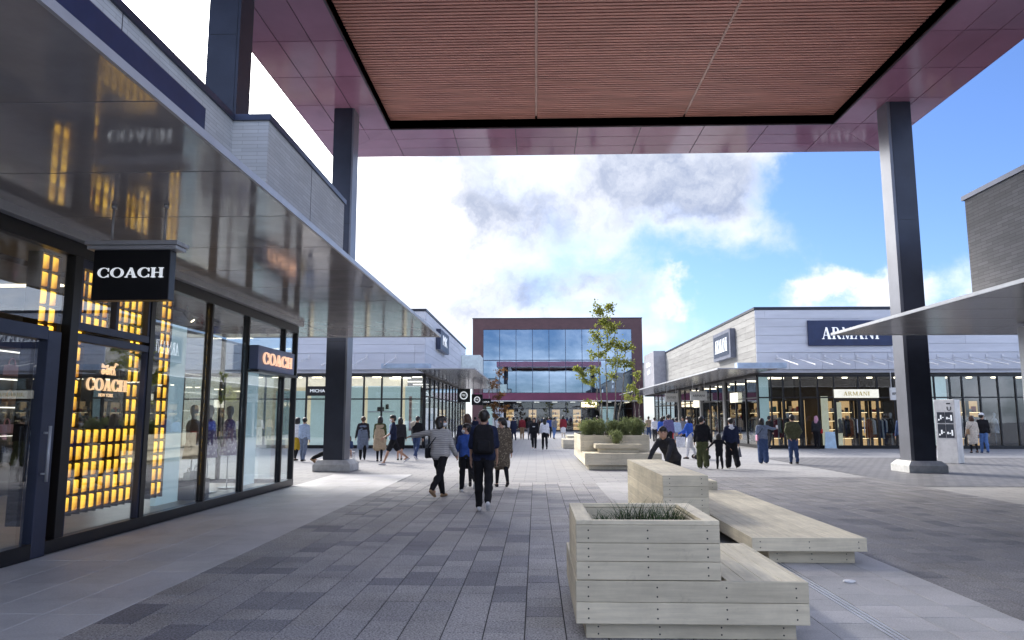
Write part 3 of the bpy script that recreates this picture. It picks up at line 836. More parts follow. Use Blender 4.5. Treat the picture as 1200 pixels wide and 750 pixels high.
# ------------------------------------------------------------------ near right building
XR, YR = 12.15, 18.55
rb = empty('corner_shop', (XR, 12, 0), 'near right shop block with dark grey brick parapet', 'shop')
MB().box(11.40, 30, 2, 19.3, 3.98, 7.30).build('upper_wall', M_parapetR, rb)
MB().box(11.34, 30, 1.95, 19.36, 7.30, 7.42).build('parapet_cap', M_navyframe, rb)
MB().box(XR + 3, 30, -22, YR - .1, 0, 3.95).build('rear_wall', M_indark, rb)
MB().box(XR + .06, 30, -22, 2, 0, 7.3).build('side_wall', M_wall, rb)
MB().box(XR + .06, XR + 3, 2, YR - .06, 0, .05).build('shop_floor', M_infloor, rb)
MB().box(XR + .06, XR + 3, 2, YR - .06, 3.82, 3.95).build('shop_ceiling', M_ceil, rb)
glazing(rb, 'x', XR, [2 + i * (YR - 2.05) / 8 for i in range(9)], 0, 3.82, (2.7,), M_dark, M_glassd)
glazing(rb, 'y', YR, [XR, 13.6, 15.1, 16.8, 18.5, 20.2, 21.9, 23.6, 25.3, 27, 28.7], 0, 3.82, (2.7,), M_dark, M_glassd)
MB().box(XR - .10, XR + .16, YR - .26, YR + .06, 0, 3.82).build('corner_post', M_dark, rb)
MB().box(XR - .13, XR - .101, YR - .26, YR + .06, 0, 3.82).build('corner_trim', M_silver, rb)
shop_canopy('shop_canopy', 'broad grey canopy reaching in from the right edge', XR - .08, 8.33, -6, 20.9, (28, YR + .02), m=M_soffit2)

# ------------------------------------------------------------------ far left shop (white panels)
YF = 38.6
ls = empty('white_panel_shop', (-6, YF, 0), 'white panelled shop across the side street behind the left column', 'shop')
MB().box(-45, XL - .05, YF + .05, 61.0, 3.95, 7.22).build('upper_wall', M_wall, ls)
MB().box(-45, XL + .04, YF - .04, 61.04, 7.22, 7.34).build('parapet_cap', M_dark, ls)
wall_panels(ls, 'y', YF + .02, -32, XL, 4.98, 7.2, 5, 6.4, M_clad)
wall_panels(ls, 'y', YF + .02, -32, XL, 4.1, 4.97, 1, 1.6, M_clad)
wall_panels(ls, 'x', XL - .02, YF + .06, 61, 4.1, 7.2, 7, 4.0, M_clad)
st = [-12.1 - 2.2 * i for i in range(8, 0, -1)] + [-12.1, -9.95, -9.05, -8.1, -7.05, XL - .04]
glazing(ls, 'y', YF, st, 0, 3.82, (2.55,), M_black, M_glass, .09)
glazing(ls, 'x', XL, [YF + .1 + 1.86 * i for i in range(13)], 0, 3.82, (2.7,), M_black, M_glassd, .10)
MB().box(-30, XL - .1, YF + .1, YF + 6, 0, .05).build('shop_floor', M_infloor, ls)
MB().box(-30, XL - .1, YF + .1, 61, 3.82, 3.95).build('shop_ceiling', M_ceil, ls)
MB().box(-30, -7.2, YF + 2.5, YF + 2.6, .05, 3.82).build('display_wall', mat('warm_cream_wall', (.55, .50, .40), .8, emit=(1, .85, .6), estr=.12), ls)
MB().box(-9.2, -9.1, YF + 6, 61, .05, 3.82).build('display_wall', M_indark, ls)
for i, (a, b) in enumerate(((-13.9, -12.3), (-12.0, -10.6), (-9.85, -9.15), (-8.95, -7.15), (-6.95, -6.15))):
    tag(MB().box(a, b, YF + .5, YF + .56, .06, 3.0 if i < 2 else 3.25).build('window_blind', M_teal), ['pale teal blind in the shop window furthest left behind the corner', 'pale teal blind just left of the left roof column', 'pale teal blind just right of the left roof column', 'wide pale teal blind behind the people by the white panelled shop', 'pale teal blind at the corner of the white panelled shop'][i], 'blind')
sd = piece('sign_board', ls, -12.05, -10.0, YF - .14, YF - .07, 2.72, 3.22, M_black, .004)
sans_word('lettering', 'MICHAEL KORS', .17, M_letter, sd, (-11.0, YF - .15, 2.97), FACE_CAM, .006, 1.75)
piece('pink_banner', ls, -6.72, -6.58, YF + .42, YF + .45, .9, 2.7, mat('salmon_banner', (.62, .32, .26), .7))
for i in range(9):
    x = -15.5 + i * 1.1
    tag(MB().box(x, x + .5, YF + 1.2, YF + 1.35, 3.74, 3.80).build('ceiling_lamp', M_lamp), ORD[i] + ' warm ceiling lamp from the left in the white panelled shop', 'lamp', 'ceiling lamps of the white panelled shop')
shf = empty('bag_shelf', (-8.2, YF + .35, 1.5), 'small white shelf with a black handbag in the white panelled shop window', 'shelf')
piece('shelf_board', shf, -8.9, -7.5, YF + .28, YF + .48, 1.86, 1.92, M_white)
piece('handbag', shf, -8.4, -8.05, YF + .3, YF + .44, 1.92, 2.14, M_black, .02)
piece('handbag', shf, -7.95, -7.80, YF + .3, YF + .44, 2.02, 2.28, M_black, .02)
c1 = shop_canopy('shop_canopy', 'thin grey canopy wrapping the white panelled shop on the left', XL, -2.92, 35.4, 60.0, (-36, YF - .06), m=M_soffit2, step=1.2, first=35.5)
def struts(par, xs, yw, ye, z0, z1):
    for x in xs:
        m = MB().tube((x, yw, z1), (x, ye, z0), .028, n=6); m.box(x - .05, x + .05, yw - .03, yw + .02, z1 - .1, z1 + .14)
        m.build('strut', M_white, par)
struts(c1, [-7.4 - 1.55 * i for i in range(7)], YF - .02, 35.6, 4.12, 4.75)
tag(MB().box(-7.6, -5.2, 35.9, 36.4, 4.00, 4.22).build('roof_box', mat('pale_blue_metal', (.40, .50, .62), .5, .2)), 'long pale blue box on the canopy of the white panelled shop', 'roof box')
ob = piece('corner_block', ls, XL + .02, -4.35, 57.5, 60.5, 4.15, 6.45, mat('mint_white_panel', (.66, .74, .72), .5))
# navy sign on the side wall of the white shop
sg = piece('wall_sign', ls, XL + .03, XL + .30, 42.6, 46.8, 5.55, 6.75, M_navyframe, .01)
for q, yy in (('M', 44.15), ('K', 45.25)): sans_word('lettering', q, .62, M_letter, sg, (XL + .31, yy, 6.15), FACE_RIGHT, .01, .9)
def blade(x, y, w, h, z, m, lm, txt, label, circle=False, group=None):
    b = empty('blade_sign', (x, y, z), label, 'sign', group)
    piece('sign_box', b, x - w / 2, x + w / 2, y, y + .12, z, z + h, m, .006)
    for q in (-.35, .35): MB().tube((x + q * w, y + .06, z + h), (x + q * w, y + .06, 3.9), .018).build('rod', M_silver, b)
    if circle:
        mb = MB(); r = h * .30
        for q in ring(arc(x, z + h / 2, r, r, 0, 360, 18), arc(x, z + h / 2, r * .72, r * .72, 0, 360, 18)): mb.prism(q, lambda u, v, t: (u, y - .012 * t, v))
        mb.build('emblem', lm, b)
        for q, dx in zip(txt, (-.28, .28)): sans_word('lettering', q, r * .62, lm, b, (x + dx * r, y - .006, z + h / 2), FACE_CAM, .004, r * .5)
    elif txt: sans_word('lettering', txt, h * .24, lm, b, (x, y - .006, z + h / 2), FACE_CAM, .004, w * .72)
    return b
blade(-4.6, 47, .82, .86, 2.55, M_black, M_letter, 'MK', 'black blade sign with round white emblem, nearest on the left side street canopy', True)
blade(-4.1, 51.5, .78, .74, 2.45, M_black, M_letter, 'MK', 'black blade sign with round white emblem, second on the left canopy', True)
blade(-3.9, 56, 1.0, .5, 2.5, M_black, M_letter, 'KORS', 'low black blade sign furthest along the left canopy')
# display racks glimpsed through tinted glass
def garment_rack(x0, x1, y, label, along='x', n=18, cols=None):
    """rail on two posts with hanging garments"""
    g = empty('garment_rack', ((x0 + x1) / 2 if along == 'x' else y, y if along == 'x' else (x0 + x1) / 2, .05), label, 'garment rack', 'garment racks seen through shop glass')
    P = (lambda a, d, z: (a, y + d, z)) if along == 'x' else (lambda a, d, z: (y + d, a, z))
    MB().tube(P(x0, 0, 1.55), P(x1, 0, 1.55), .015).tube(P(x0, 0, .05), P(x0, 0, 1.55), .015).tube(P(x1, 0, .05), P(x1, 0, 1.55), .015).build('rail', M_silver, g)
    for i in range(n):
        a = x0 + (x1 - x0) * (i + .5) / n; w = (x1 - x0) / n * .42
        L = random.uniform(.7, 1.05); m = MB()
        prof = [(-.21, 1.40), (0, 1.50), (.21, 1.40), (.26, 1.5 - L), (-.26, 1.5 - L)]
        m.prism(prof, (lambda u, v, q: (a - w + 2 * w * q, y + u, v)) if along == 'x' else (lambda u, v, q: (y + u, a - w + 2 * w * q, v)))
        m.build('garment', random.choice(GM), g)
    return g
GM = [mat('cloth_' + n, c, .85, var=.2, nscale=15) for n, c in (('black', (.02, .02, .022)), ('navy', (.03, .04, .09)), ('cream', (.6, .55, .45)), ('grey', (.25, .25, .26)), ('rust', (.35, .12, .05)), ('white', (.7, .7, .7)), ('olive', (.1, .1, .05)), ('wine', (.2, .03, .05)))]
garment_rack(YF + 3, YF + 5, -7.6, 'hanging garments behind the left side street glass near the corner', 'y', 14)
garment_rack(YF + 7.5, YF + 10, -7.6, 'hanging garments behind the left side street glass beyond the blade signs', 'y', 14)
for i, y in enumerate((41, 45, 49, 53)):
    tag(MB().box(-8.2, -7.0, y, y + .15, 3.74, 3.80).build('ceiling_lamp', M_lampw), ORD[i] + ' white side ceiling lamp from the corner of the white panelled shop', 'lamp', 'side ceiling lamps of the white panelled shop')

# ------------------------------------------------------------------ far right shop (navy sign with white serif name)
XA, YA = 11.62, 39.0
ar = empty('fashion_shop', (XA, YA, 0), 'grey white fashion shop with navy name sign on the right', 'shop')
MB().box(XA + .05, 55, YA + .05, 80, 3.95, 7.26).build('upper_wall', M_wall, ar)
MB().box(XA - .04, 55, YA - .04, 80.04, 7.26, 7.40).build('parapet_cap', M_dark, ar)
wall_panels(ar, 'y', YA + .02, XA, 34, 4.98, 7.24, 5, 7.0, M_clad)
wall_panels(ar, 'y', YA + .02, XA, 34, 4.1, 4.97, 1, 1.7, M_clad)
wall_panels(ar, 'x', XA + .02, YA + .06, 80, 4.1, 7.24, 9, 7.5, M_cladw)
def ax(px): return XA - .02 + (px - 888.5) * .0444
fst = [XA] + [ax(p) for p in (904, 918, 938, 958, 977, 1005, 1027, 1046, 1066, 1093, 1111, 1125, 1145, 1166, 1186, 1208, 1230)]
glazing(ar, 'y', YA, fst, 0, 3.80, (2.62,), M_black, M_glassd, .07, skip=(5, 6))
for i in (5, 6):                                   # entrance doors and the lit name over them
    p, q = fst[i] + .035, fst[i + 1] - .035
    piece('glass_pane', ar, p, q, YA - .006, YA + .006, 3.05, 3.70, M_glassd)
    d = piece('door', ar, p + .05, q - .05, YA - .02, YA + .02, .12, 2.48, M_glassd)
    for a in (p, q - .05): piece('stile', d, a, a + .05, YA - .05, YA + .05, .02, 2.55, M_black)
    piece('top_rail', d, p + .05, q - .05, YA - .05, YA + .05, 2.48, 2.55, M_black); piece('bottom_rail', d, p + .05, q - .05, YA - .05, YA + .05, .02, .12, M_black)
    hx = q - .14 if i == 5 else p + .14
    MB().tube((hx, YA - .1, .8), (hx, YA - .1, 1.5), .025).build('handle', M_silver, d)
eb = piece('name_board', ar, fst[5] - .03, fst[7] + .03, YA - .13, YA - .06, 2.60, 3.04, M_paleyellow, .004)
serif_word('ARMANI', 1.35, .20, lambda u, v, w: ((fst[5] + fst[7]) / 2 + u, YA - .132 - w, 2.82 + v), .01).build('lettering', mat('gold_paint', (.62, .48, .12), .4), eb)
nb = piece('navy_sign', ar, ax(950), ax(1048), YA - .12, YA - .01, 5.32, 6.66, M_signblue, .01)
serif_word('ARMANI', 2.95, .62, lambda u, v, w: (ax(999) + u, YA - .122 - w, 5.98 + v), .03).build('lettering', M_letter, nb)
ns = piece('side_sign', ar, XA - .32, XA - .01, 42.9, 47.0, 5.05, 6.75, mat('grey_sign_frame', (.17, .185, .23), .7, spec=.1), .01)
piece('dark_face', ns, XA - .335, XA - .322, 43.2, 46.8, 5.25, 6.55, mat('slate_face', (.07, .085, .12), .85, spec=.05))
serif_word('ARMANI', 2.9, .80, lambda u, v, w: (XA - .336 - w, 45.0 - u, 5.9 + v), .02).build('lettering', M_letter, ns)
gb = piece('grey_block', ar, 10.55, XA - .02, 66, 72, 4.2, 7.5, mat('grey_block', (.33, .33, .36), .6))
for z, w in ((6.25, 2.2), (5.55, 1.5)):
    m = MB(); k = 69 - w / 2
    while k < 69 + w / 2:
        q = random.uniform(.14, .26); m.box(10.50, 10.548, k, k + q, z, z + random.uniform(.28, .42)); k += q + .1
    tag(m.build('lettering', M_letter, gb), kind='stuff')
glazing(ar, 'x', XA, [YA + .1 + 2.1 * i for i in range(17)], 0, 3.80, (2.62,), M_black, M_glassd, .10)
for y in (45.5, 52, 60): piece('pier', ar, XA - .12, XA + .1, y, y + .45, 0, 3.8, M_cladw)
MB().box(XA + .08, 34, YA + .08, 46, 0, .05).build('shop_floor', M_infloor, ar)
MB().box(XA + .08, 34, YA + .08, 80, 3.80, 3.95).build('shop_ceiling', M_ceil, ar)
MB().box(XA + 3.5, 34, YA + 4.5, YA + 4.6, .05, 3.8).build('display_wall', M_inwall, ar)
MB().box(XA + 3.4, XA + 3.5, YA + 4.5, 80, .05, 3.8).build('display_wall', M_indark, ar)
tag(MB().box(ax(890), ax(903), YA + .25, YA + .31, .06, 3.7).build('window_blind', M_teal), 'pale teal blind at the corner of the fashion shop', 'blind')
tag(MB().box(ax(1094), ax(1110), YA + .25, YA + .31, .06, 3.7).build('window_blind', M_teal), 'pale teal blind right of the right roof column', 'blind')
tag(MB().box(ax(966), ax(974), YA + .5, YA + .56, .06, 2.7).build('cream_screen', mat('cream_screen', (.6, .58, .42), .7, emit=(1, .95, .7), estr=.1)), 'narrow cream screen left of the fashion shop doors', 'screen')
tag(MB().box(ax(985), ax(993), YA + .9, YA + .96, .06, 2.4).build('cream_screen', MATS['cream_screen']), 'narrow cream screen behind the fashion shop doors', 'screen')
ps = empty('poster_stand', (ax(964), YA - .35, 0), 'small pale blue poster stand before the fashion shop glass', 'poster stand')
MB().prism([(-.30, .02), (.30, .02), (.24, .86), (-.24, .86)], lambda u, v, w: (ax(967) + u, YA - .35 + .03 * w, v)).build('board', mat('pale_blue_poster', (.5, .68, .82), .6), ps)
MB().box(ax(967) - .3, ax(967) + .3, YA - .45, YA - .2, 0, .03).build('foot', M_silver, ps)
for i, (a, b) in enumerate(((922, 936), (940, 956), (1010, 1024), (1029, 1044), (1047, 1064), (1112, 1124), (1127, 1143), (1147, 1164), (1168, 1184))):
    garment_rack(ax(a), ax(b), YA + 1.6 + .5 * (i % 3), ['garment rack behind the window left of the person in pink', 'garment rack behind the person in pink', 'garment rack behind the right door leaf', 'garment rack right of the fashion shop doors', 'garment rack just left of the right roof column', 'garment rack left of the couple by the window', 'garment rack behind the woman in the white coat', 'garment rack behind the man in the white cap', 'garment rack furthest right behind the fashion shop glass'][i], n=7)
for i in range(14):
    x = XA + 1.3 + i * 1.35
    tag(MB().box(x, x + .22, YA + 2.2, YA + 2.4, 3.74, 3.80).build('ceiling_lamp', M_lamp), ORD[i] + ' added warm ceiling lamp from the left in the fashion shop front', 'lamp', 'added ceiling lamps of the fashion shop front')  # lamps added to light the shop interior
    if i % 2 == 0:
        dress_form(x + .5, YA + 1.0, ORD[i // 2] + ' mannequin from the left behind the fashion shop front glass', random.choice(GM), .05, 1.0, 'mannequin', 'mannequins in the fashion shop front')
for i, y in enumerate((41.5, 45, 49, 53, 57, 61)):
    tag(MB().box(XA + 1.2, XA + 2.2, y, y + .15, 3.72, 3.80).build('ceiling_lamp', M_lamp), ORD[i] + ' added warm ceiling lamp from the corner behind the fashion shop side glass', 'lamp', 'added ceiling lamps behind the fashion shop side glass')  # also added to light the interior behind the side glass
    garment_rack(y - .9, y + .9, XA + 1.5, ['garment rack behind the side glass nearest the shop corner', 'garment rack second behind the fashion shop side glass', 'garment rack third behind the fashion shop side glass', 'garment rack fourth behind the fashion shop side glass', 'garment rack fifth behind the fashion shop side glass', 'garment rack furthest behind the fashion shop side glass'][i], 'y', 10)
c2 = shop_canopy('shop_canopy', 'thin grey canopy wrapping the fashion shop on the right', XA, 8.75, 35.7, 78, (36, YA - .06), m=M_soffit2, step=1.2, first=36)
struts(c2, [ax(913) + i * .83 for i in range(18)], YA - .02, 35.9, 4.12, 4.72)
tag(MB().box(9.9, 12.3, 36.4, 36.9, 4.00, 4.26).build('roof_box', MATS['pale_blue_metal']), 'long pale blue box on the canopy of the fashion shop', 'roof box')
M_sw = mat('white_sign_face', (.72, .72, .70), .5)
blade(10.4, 47.5, 1.05, .60, 2.66, M_sw, M_blackletter, 'ARMANI', 'white hanging sign nearest on the fashion shop side canopy')
blade(10.3, 56.5, .95, .66, 2.75, M_sw, M_blackletter, 'OUTLET', 'white hanging sign second on the fashion shop side canopy')
tag(MB().box(XA - .16, XA - .08, 42.6, 44.0, 2.45, 3.0).build('lit_panel', mat('lit_cream_panel', (.7, .66, .5), .5, emit=(1, .95, .75), estr=.3)), 'lit cream sign panel over the side door near the shop corner', 'sign')
tag(MB().box(XA - .16, XA - .08, 52.6, 54.2, 2.30, 2.85).build('lit_panel', MATS['lit_cream_panel']), 'lit cream sign panel further along the fashion shop side', 'sign')
hb = blade(17.94, 37.4, .50, .62, 2.45, M_sw, M_blackletter, 'ARMANI', 'small white square sign hanging left of the right roof column')

# merchandise shelves; glowing strips and backs added to warm the dark interiors
M_shelfglow = mat('shelf_added_glow', (1, .8, .5), .5, emit=(1, .74, .42), estr=.9)
M_backglow = mat('panel_added_glow', (.35, .24, .13), .6, emit=(1, .62, .28), estr=.16)
GOODS = [mat('goods_' + n, c, .6) for n, c in (('rust', (.5, .16, .05)), ('cream', (.7, .62, .48)), ('red', (.5, .04, .04)), ('tan', (.42, .26, .13)), ('teal', (.05, .2, .22)), ('white', (.8, .8, .8)), ('black', (.02, .02, .02)), ('ochre', (.55, .34, .05)))]
def goods_shelf(c0, c1, back, label, along='x', seed=0, z1=2.5):
    r = random.Random(seed)
    g = empty('goods_shelf', ((c0 + c1) / 2, back, .05) if along == 'x' else (back, (c0 + c1) / 2, .05), label, 'shelf', 'goods shelves with added glow seen through shop glass')
    def bx(n, a0, a1, d0, d1, z0, z1_, m):
        if along == 'x': return piece(n, g, a0, a1, back + d0, back + d1, z0, z1_, m)
        return piece(n, g, back + d0, back + d1, a0, a1, z0, z1_, m)
    bx('back_panel', c0, c1, .30, .33, .05, z1, M_backglow)
    for a in (c0, c1 - .04): bx('upright', a, a + .04, 0, .29, .05, z1, M_indark)
    for k in range(4):
        z = .45 + k * (z1 - .6) / 4
        bx('shelf_board', c0 + .04, c1 - .04, 0, .29, z, z + .03, M_indark)
        bx('shelf_strip', c0 + .05, c1 - .05, .01, .03, z - .02, z - .002, M_shelfglow)
        a = c0 + .08
        while a < c1 - .2:
            w = r.uniform(.10, .22)
            bx('goods', a, a + w, .06, .24, z + .031, z + .031 + r.uniform(.10, .32), r.choice(GOODS)); a += w + r.uniform(.03, .14)
    return g
for i, (a, b) in enumerate(((920, 935), (941, 956), (986, 1003), (1008, 1025), (1030, 1044), (1048, 1064), (1127, 1143), (1147, 1164), (1168, 1184))):
    goods_shelf(ax(a), ax(b), YA + 2.9, 'goods shelf with added warm glow ' + ['behind the woman pointing her phone', 'behind the person in the pink headscarf', 'behind the left door leaf of the fashion shop', 'behind the right door leaf of the fashion shop', 'just right of the fashion shop doors', 'just left of the right roof column', 'behind the woman in the white coat', 'behind the man in the white cap', 'furthest right behind the fashion shop glass'][i], seed=i)
for i, y in enumerate((40.0, 43.6, 47.2, 51, 55, 59)):
    goods_shelf(y, y + 1.9, XA + 2.4, 'goods shelf with added warm glow ' + ['nearest the corner', 'second', 'third', 'fourth', 'fifth', 'furthest'][i] + ' behind the fashion shop side glass', 'y', 20 + i)
for i, x in enumerate((-3.6, -.9, 1.9, 4.4)):
    goods_shelf(x, x + 1.0, 88.6, 'goods shelf with added warm glow ' + ['at the left', 'left of centre', 'right of centre', 'at the right'][i] + ' inside the far plum building', seed=40 + i)

# ------------------------------------------------------------------ far central building
YB = 85.0
fb = empty('plum_glass_building', (1.8, YB, 0), 'plum framed two storey glass building closing the street', 'building')
FX0, FX1, FZ = -7.33, 12.33, 13.0
GX0, GX1, GZ0, GZ1 = -6.1, 11.1, 4.38, 11.75
f = MB()
f.box(FX0, GX0, YB, YB + 18, 3.5, FZ); f.box(GX1, FX1, YB, YB + 18, 0, FZ); f.box(GX0, GX1, YB, YB + 18, GZ1, FZ); f.box(FX0, GX0, YB, YB + 18, 0, 3.5)
f.build('frame_wall', M_plumw, fb)
MB().box(FX0 - .05, FX1 + .05, YB - .05, YB + 18, FZ, FZ + .10).build('parapet_cap', M_dark, fb)
MB().box(FX0 + .3, FX1 - .3, YB - .45, YB + .02, 3.52, GZ0 - .02).build('band', M_plumband, fb)
MB().box(FX0 + .3, FX1 - .3, YB - .50, YB + .02, 3.40, 3.515).build('band_lip', M_silver, fb)
n = 9; w = (GX1 - GX0) / n; zs = [GZ0, 8.15, GZ1]
for i in range(n):
    for k in range(2): piece('glass_pane', fb, GX0 + i * w + .03, GX0 + (i + 1) * w - .03, YB + .10, YB + .115, zs[k] + .04, zs[k + 1] - .04, M_glassb)
for i in range(n + 1): piece('mullion', fb, GX0 + i * w - .03, GX0 + i * w + .03, YB + .04, YB + .16, GZ0, GZ1, M_navyframe)
piece('transom', fb, GX0, GX1, YB + .05, YB + .15, 8.10, 8.20, M_navyframe)
MB().box(GX0, GX1, YB + 6, YB + 6.1, 0, FZ).build('inner_wall', M_indark, fb)
MB().box(FX0, FX1, YB + .2, YB + 6, 3.5, 3.9).build('upper_floor_slab', M_indark, fb)
glazing(fb, 'y', YB + .1, [GX0 + i * w for i in range(n + 1)], 0, 3.45, (2.6,), M_dark, M_glassd, .09)
MB().box(GX0, GX1, YB + .2, YB + 6, 0, .04).build('shop_floor', M_infloor, fb)
tag(MB().box(-5.7, -4.3, YB + .4, YB + .46, .1, 2.8).build('window_blind', M_teal), 'pale teal blind at the left of the far plum building', 'blind')
tag(MB().box(7.4, 9.0, YB + .4, YB + .46, .1, 2.8).build('window_blind', M_teal), 'pale teal blind behind the planter tree in the far plum building', 'blind')
for i in range(8):
    x = -4.4 + i * 2.1
    tag(MB().box(x, x + .6, YB + 1.4, YB + 1.6, 3.34, 3.42).build('ceiling_lamp', M_lampw), ORD[i] + ' white ceiling lamp from the left in the far plum building', 'lamp', 'ceiling lamps of the far plum building')
    if i in (1, 2, 3, 5, 6):
        garment_rack(x - .5, x + .5, YB + 2.2, ORD[i] + ' bay garment rack from the left inside the far plum building', n=6)
ss = empty('standing_sign', (-3.1, 60.6, 0), 'white standing sign before the left end of the far building', 'sign')
piece('board', ss, -3.55, -2.65, 60.6, 60.75, .12, 2.35, mat('cool_white_board', (.70, .74, .80), .5), .01); piece('foot', ss, -3.6, -2.6, 60.5, 60.9, 0, .12, M_silver)
piece('print', ss, -3.4, -2.8, 60.585, 60.598, 1.3, 1.9, mat('blue_grey_print', (.3, .4, .52), .6))
lp = empty('hanging_lit_sign', (6, 84.2, 2.75), 'lit cream sign before the dark end of the far building', 'sign')
piece('panel', lp, 5.2, 6.9, 84.2, 84.27, 2.75, 3.3, mat('lit_peach_panel', (.8, .7, .5), .5, emit=(1, .8, .5), estr=.7))
for x in (5.4, 6.7): MB().tube((x, 84.23, 3.3), (x, 84.23, 3.6), .02).build('rod', M_silver, lp)

# ------------------------------------------------------------------ white directory pillar
ki = empty('directory_pillar', (14.64, 26.85, 0), 'white directory pillar with dark map panels behind the right column', 'directory pillar')
KX0, KX1, KY0, KY1 = 14.30, 14.98, 26.6, 27.1
piece('pillar', ki, KX0, KX1, KY0, KY1, 0, 2.22, mat('white_enamel', (.86, .86, .86), .35), .01)
M_map = mat('map_print', (.06, .07, .09), .4)
for z0, z1, parts in ((1.40, 1.78, 2), (.88, 1.36, 2)):
    for k in range(parts):
        x0 = KX0 + .09 + k * .27
        p = piece('map_panel', ki, x0, x0 + .25, KY0 - .012, KY0 - .001, z0, z1, M_map)
        m = MB()
        for q in range(3):
            u = x0 + .03 + .07 * q; m.box(u, u + .05, KY0 - .016, KY0 - .0125, z0 + .08 + .05 * ((q + k) % 3), z0 + .14 + .07 * ((q * 2 + k) % 3))
        m.build('symbols', M_letter, p)
m = MB(); m.box(KX0 + .42, KX0 + .55, KY0 - .01, KY0 - .001, 2.06, 2.10)
for q in ring(arc(KX0 + .5, 1.90, .07, .07, 180, 360, 10), arc(KX0 + .5, 1.90, .045, .045, 180, 360, 10)): m.prism(q, lambda u, v, t: (u, KY0 - .001 - .009 * t, v))
m.box(KX0 + .43, KX0 + .455, KY0 - .01, KY0 - .001, 1.90, 1.97); m.box(KX0 + .545, KX0 + .57, KY0 - .01, KY0 - .001, 1.90, 1.97)
m.build('symbols', M_dark, ki)

ki.rotation_euler = (0, 0, R(-50))

# ------------------------------------------------------------------ timber planters and benches
BT = .038
def boards_x(par, scr, x0, x1, y, z0, z1, rows, sgn, cols=3):
    """horizontal boards on a face looking along sgn*Y"""
    h = (z1 - z0) / rows
    for r in range(rows):
        ya, yb = (y, y + BT) if sgn < 0 else (y - BT, y)
        piece('board', par, x0, x1, ya, yb, z0 + r * h + .0015, z0 + (r + 1) * h - .0015, W_x, .003)
        if sgn < 0:
            for k in range(cols):
                sx = x0 + .09 + (x1 - x0 - .18) * k / max(1, cols - 1)
                for q in (.27, .70): scr.tube((sx, y + .001, z0 + (r + q) * h), (sx, y - .0015, z0 + (r + q) * h), .0065, n=8)
def boards_y(par, y0, y1, x, z0, z1, rows, sgn):
    h = (z1 - z0) / rows
    for r in range(rows):
        xa, xb = (x, x + BT) if sgn < 0 else (x - BT, x)
        piece('board', par, xa, xb, y0, y1, z0 + r * h + .0015, z0 + (r + 1) * h - .0015, W_y, .003)
def planks_y(par, x0, x1, y0, y1, z, n):
    w = (x1 - x0) / n
    for i in range(n): piece('plank', par, x0 + i * w + .0015, x0 + (i + 1) * w - .0015, y0, y1, z - BT, z, W_y, .003)
def tbox(par, scr, x0, x1, y0, y1, z0, z1, rows, cols=3, top=0, sides='lrfb'):
    if 'f' in sides: boards_x(par, scr, x0, x1, y0, z0, z1 - (BT if top else 0) * 0, rows, -1, cols)
    if 'b' in sides: boards_x(par, scr, x0, x1, y1, z0, z1, rows, 1)
    if 'l' in sides: boards_y(par, y0 + BT, y1 - BT, x0, z0, z1, rows, -1)
    if 'r' in sides: boards_y(par, y0 + BT, y1 - BT, x1, z0, z1, rows, 1)
    if top: planks_y(par, x0 + BT + .001, x1 - BT - .001, y0 + BT, y1 - BT, z1 - .001, top)

# near planter with a seat wing
pa = empty('timber_planter', (1.1, 6.3, 0), 'near pale timber planter box with a low seat wing on its right', 'planter')
scr = MB()
tbox(pa, scr, .36, 1.88, 5.64, 7.14, 0, .118, 1, 4)
tbox(pa, scr, .285, 1.955, 5.555, 7.215, .122, .424, 2, 4)
tbox(pa, scr, .290, 1.335, 5.558, 6.665, .427, .818, 3, 3)
planks_y(pa, 1.38, 1.955 - BT, 5.555 + BT, 7.215 - BT, .4225, 4)
planks_y(pa, .285 + BT, 1.37, 6.67, 7.215 - BT, .4225, 7)
RW = .115
for x0, x1, y0, y1, m in ((.290, .290 + RW, 5.558, 6.665, W_y), (1.335 - RW, 1.335, 5.558, 6.665, W_y), (.290 + RW, 1.335 - RW, 5.558, 5.558 + .05, W_x), (.290 + RW, 1.335 - RW, 6.615, 6.665, W_x)):
    piece('rim', pa, x0, x1, y0, y1, .818, .850, m, .003)
for x0, x1, y0, y1, m in ((.41, .43, 5.62, 6.60, W_y), (1.195, 1.215, 5.62, 6.60, W_y), (.43, 1.195, 6.58, 6.60, W_x), (.43, 1.195, 5.62, 5.64, W_x)):
    piece('lining', pa, x0, x1, y0, y1, .5, .816, m)
MB().box(.431, 1.194, 5.641, 6.579, .5, .70).build('soil', M_soil, pa)
tag(scr.build('screws', M_screw, pa), kind='stuff')
# long low bench
be = empty('timber_bench', (3, 11, 0), 'long low timber bench to the right of the near planter', 'bench')
scr = MB()
tbox(be, scr, 2.58, 3.52, 8.52, 13.6, 0, .140, 1, 3)
tbox(be, scr, 2.365, 3.61, 8.40, 13.74, .143, .290, 1, 3, top=9)
tag(scr.build('screws', M_screw, be), kind='stuff')
# tall timber block behind
bk = empty('timber_block', (1.95, 11.8, 0), 'tall pale timber block the boy leans on behind the near planter', 'bench')
scr = MB()
tbox(bk, scr, 1.665, 2.262, 9.93, 13.70, .0, .84, 6, 2, top=4)
tag(scr.build('screws', M_screw, bk), kind='stuff')
bw = empty('timber_bench', (2.8, 14.6, 0), 'short timber bench end half hidden beyond the long low bench', 'bench')
scr = MB()
tbox(bw, scr, 2.40, 3.33, 13.90, 15.4, .0, .43, 3, 3, top=7)
tag(scr.build('screws', M_screw, bw), kind='stuff')
